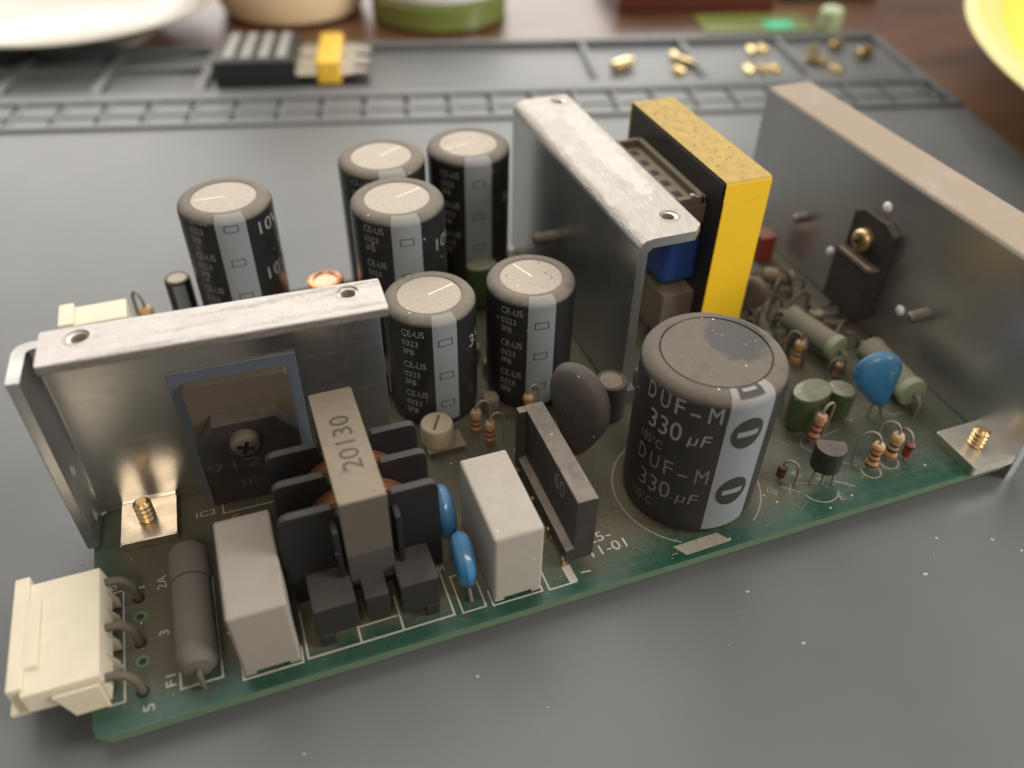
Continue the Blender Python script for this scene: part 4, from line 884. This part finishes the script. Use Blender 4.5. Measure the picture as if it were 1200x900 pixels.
for i in range(150):                             # hairs and fibres lying in the dust
    x = random.uniform(74, 154); y = random.uniform(3, 66); a = random.uniform(0, 6.28); L = random.uniform(0.8, 3.2); c_ = random.uniform(-1, 1)
    tube(bm, [(x, y, 0.06), (x + L * 0.5 * math.cos(a), y + L * 0.5 * math.sin(a), random.uniform(0.1, 0.7)), (x + L * math.cos(a + c_), y + L * math.sin(a + c_), 0.06)], 0.03, 4, 3)
for (cx, cy, rr, zz, n) in ((80.7, 48.8, 7.5, 25.95, 60), (82.8, 91.8, 8.0, 32.05, 80), (97.6, 14.4, 9.5, 30.4, 50)):
    for i in range(n):
        a = random.uniform(0, 6.28); q = rr * random.uniform(0.1, 1) ** 0.5; ico(bm, (cx + q * math.cos(a), cy + q * math.sin(a), zz), random.choice((0.06, 0.08, 0.11, 0.15)))
for i in range(130): ico(bm, (random.gauss(120, 2.6), random.uniform(46, 82), 40.25), random.choice((0.06, 0.09, 0.13, 0.2)))
for i in range(60): ico(bm, (random.uniform(71.8, 74.8), random.uniform(5.2, 27.4), 15.43), random.choice((0.05, 0.07, 0.1)))
mat('lint', (0.27, 0.235, 0.185), 0.9, bumpy=0, grain=0)
o = obj('dust_specks', bm, 'lint', psu); o['kind'] = 'stuff'

# ------------------------------------------------------------------ things lying in the mat's trays and behind it
px, py = ms(234, 51)
bit = empty('bit_set', (px, py, -5.4), MROT); tag(bit, 'black holder of screwdriver bits with a yellow clip lying in the long tray', 'bit holder')
bm = bm_(); box(bm, -22, -15, 0.1, 6, 14, 9.0, 0.8); obj('holder_block', bm, 'holder_black', bit)
for k in range(4):
    bm = bm_(); box(bm, -18.5 + k * 6.0, -12.6, 8.9, -15.0 + k * 6.0, 12.5, 9.8, 0.4)
    obj('holder_label', bm, 'holder_print', bit)
for k in range(5):
    bm = bm_(); lathe(bm, [(0, 4), (2.4, 4), (2.4, 24), (1.5, 26.5), (1.3, 29.0), (0.4, 31.5), (0, 31.6)], 6, axis='x'); obj('driver_bit', bm, 'chrome', bit, (0, -11.5 + k * 5.6, 3.4 + 0.9 * (k % 2)))
bm = bm_(); box(bm, 13, -15.5, 0.3, 21.5, 14.5, 8.8, 1.4, 3); obj('retaining_clip', bm, 'clip_yellow', bit)
bm = bm_(); box(bm, 5.9, -15.2, 0.05, 31, 14, 0.9, 0.3); obj('holder_base', bm, 'holder_black', bit)
PINS = [(109.9, 44.7, 20, 1.25, 'lone brass standoff lying in the tray beside the long tray'), (88.0, 53.9, 80, 0.8, 'upper brass standoff in the cluster of three by the tray wall'), (85.2, 47.6, -60, 0.8, 'middle brass standoff of the cluster of three'), (90.0, 38.6, 95, 0.8, 'lower brass standoff of the cluster of three'),
        (50.9, 60.0, 90, 0.75, 'brass standoff at the back of the third tray'), (55.7, 58.8, 80, 0.75, 'dull brass standoff touching another at the back of the third tray'), (63.2, 38.6, 85, 0.75, 'dull brass standoff at the front of the third tray'), (58.0, 38.6, 95, 0.75, 'middle brass standoff in the front row of the third tray'), (53.2, 39.4, 90, 0.75, 'shining brass standoff in the front row of the third tray'),
        (31.6, 57.1, 50, 1.0, 'brass standoff leaning by the wall of the end tray'), (35.2, 45.4, -50, 1.0, 'brass standoff by the left wall of the end tray'), (20.5, 61.5, 30, 1.15, 'brass standoff at the back of the end tray'), (12.8, 52.3, 25, 1.25, 'longest brass standoff in the end tray'), (30.1, 37.5, 90, 0.8, 'round ended brass standoff at the front of the end tray')]
proto = None
for s, t, a, k, lab in PINS:
    x, y = ms(s, t)
    if proto is None:
        bm = bm_(); lathe(bm, [(0, -4), (1.4, -4), (1.7, -3.7), (1.7, 2.4), (1.1, 2.5), (1.1, 4.2), (0.8, 4.5), (0, 4.5)], 6, axis='x')
        proto = obj('brass_standoff', bm, 'gold_pin'); o = proto
    else: o = copy_tree(proto)
    o.location = Vector((x, y, -5.4 + 1.6 * k)) * MM; o.rotation_euler = (0, 0, R_(a)); o.scale = (k,) * 3
    lab = lab.replace('left wall', 'long side wall')
    tag(o, lab, 'standoff', 'brass standoffs in the trays')
bm = bm_(); lathe(bm, [(0, -7.0), (26, -7.0), (28, -8.9), (30, -8.9), (31, -6.5), (48, 2.0), (57, 5.0), (57.8, 5.6), (57.2, 6.3), (50, 4.4), (32, -4.6), (0, -5.0)], 72)
o = obj('white_dish', bm, 'china', None, (-11, 321, 0)); tag(o, 'white shallow dish overhanging the far corner of the mat', 'dish')
cup = empty('beige_cup', (78, 330, -9)); tag(cup, 'beige ceramic cup standing behind the bit holder', 'cup')
bm = bm_(); lathe(bm, [(0, 0.2), (26, 0.2), (30, 2), (34, 12), (36, 60), (36.5, 78), (35, 79), (33, 76), (32, 12), (0, 6)], 56); obj('cup_body', bm, 'cup_beige', cup)
bm = bm_(); tube(bm, [(-34, 0, 62), (-48, 2, 60), (-54, 3, 44), (-48, 2, 26), (-33, 0, 20)], 4, 12); obj('handle', bm, 'cup_beige', cup)
jar = empty('green_jar', (137, 303, -9)); tag(jar, 'squat green jar with a white lid behind the empty tray', 'jar')
bm = bm_(); lathe(bm, [(0, 0.1), (27, 0.1), (29.3, 1.5), (29.3, 10.2), (28, 11.6), (0, 11.6)], 56); obj('jar_body', bm, 'jar_green', jar)
bm = bm_(); lathe(bm, [(26.5, 11.8), (28.4, 12.2), (28.4, 30), (27, 31.5), (0, 31.5)], 56); obj('lid', bm, 'jar_white', jar)
bas = empty('yellow_basin', (433, 37, -9)); tag(bas, 'big bright yellow basin at the edge of the wooden table', 'basin')
bm = bm_(); lathe(bm, [(0, 0.3), (120, 0.3), (128, 3), (176, 24), (184, 27), (172, 25), (126, 6), (0, 4)], 96); obj('basin_body', bm, 'basin_yellow', bas)
bm = bm_(); lathe(bm, [(182.5, 24), (190, 26.5), (193, 29), (190, 31), (184, 30), (180.5, 27.2)], 96); obj('rim', bm, 'basin_rim', bas)
bx = empty('red_case', (255, 300, -9), R_(-15)); tag(bx, 'dark reddish brown case lying behind the brass standoffs', 'case')
bm = bm_(); box(bm, -36, -30, 0.1, 36, 30, 9, 1.5); obj('case_body', bm, 'case_red', bx)
bm = bm_(); box(bm, -36.4, -30.4, 9.1, 36.4, 30.4, 12, 1.0); obj('lid', bm, 'case_red', bx)
cd_ = empty('green_card', (264, 243, -9), R_(-15)); tag(cd_, 'olive green card with a painted teal reflection behind the mat', 'card')
bm = bm_(); box(bm, -27, -6, 0.1, 22, 16, 1.0, 0.2); obj('card_sheet', bm, 'card_green', cd_)
bm = bm_(); box(bm, 0, -4, 1.02, 13, 5, 1.3, 0.1); obj('reflection_patch', bm, 'teal_reflection', cd_)  # teal patch painted in place of a rainbow reflection
bm = bm_(); lathe(bm, [(0, 0.1), (4.6, 0.1), (5, 1), (4.6, 8), (3.6, 9), (0, 9.2)], 28); o = obj('pale_green_cap', bm, 'pale_green', None, (290, 233, -9)); tag(o, 'small pale green cap standing at the corner behind the mat', 'cap')
bm = bm_(); box(bm, -24, -16, 0.1, 24, 16, 13, 1.2); o = obj('dark_green_box', bm, 'dark_green', None, (318, 282, -9), R_(-10)); tag(o, 'dark green box behind the reddish brown case', 'box')
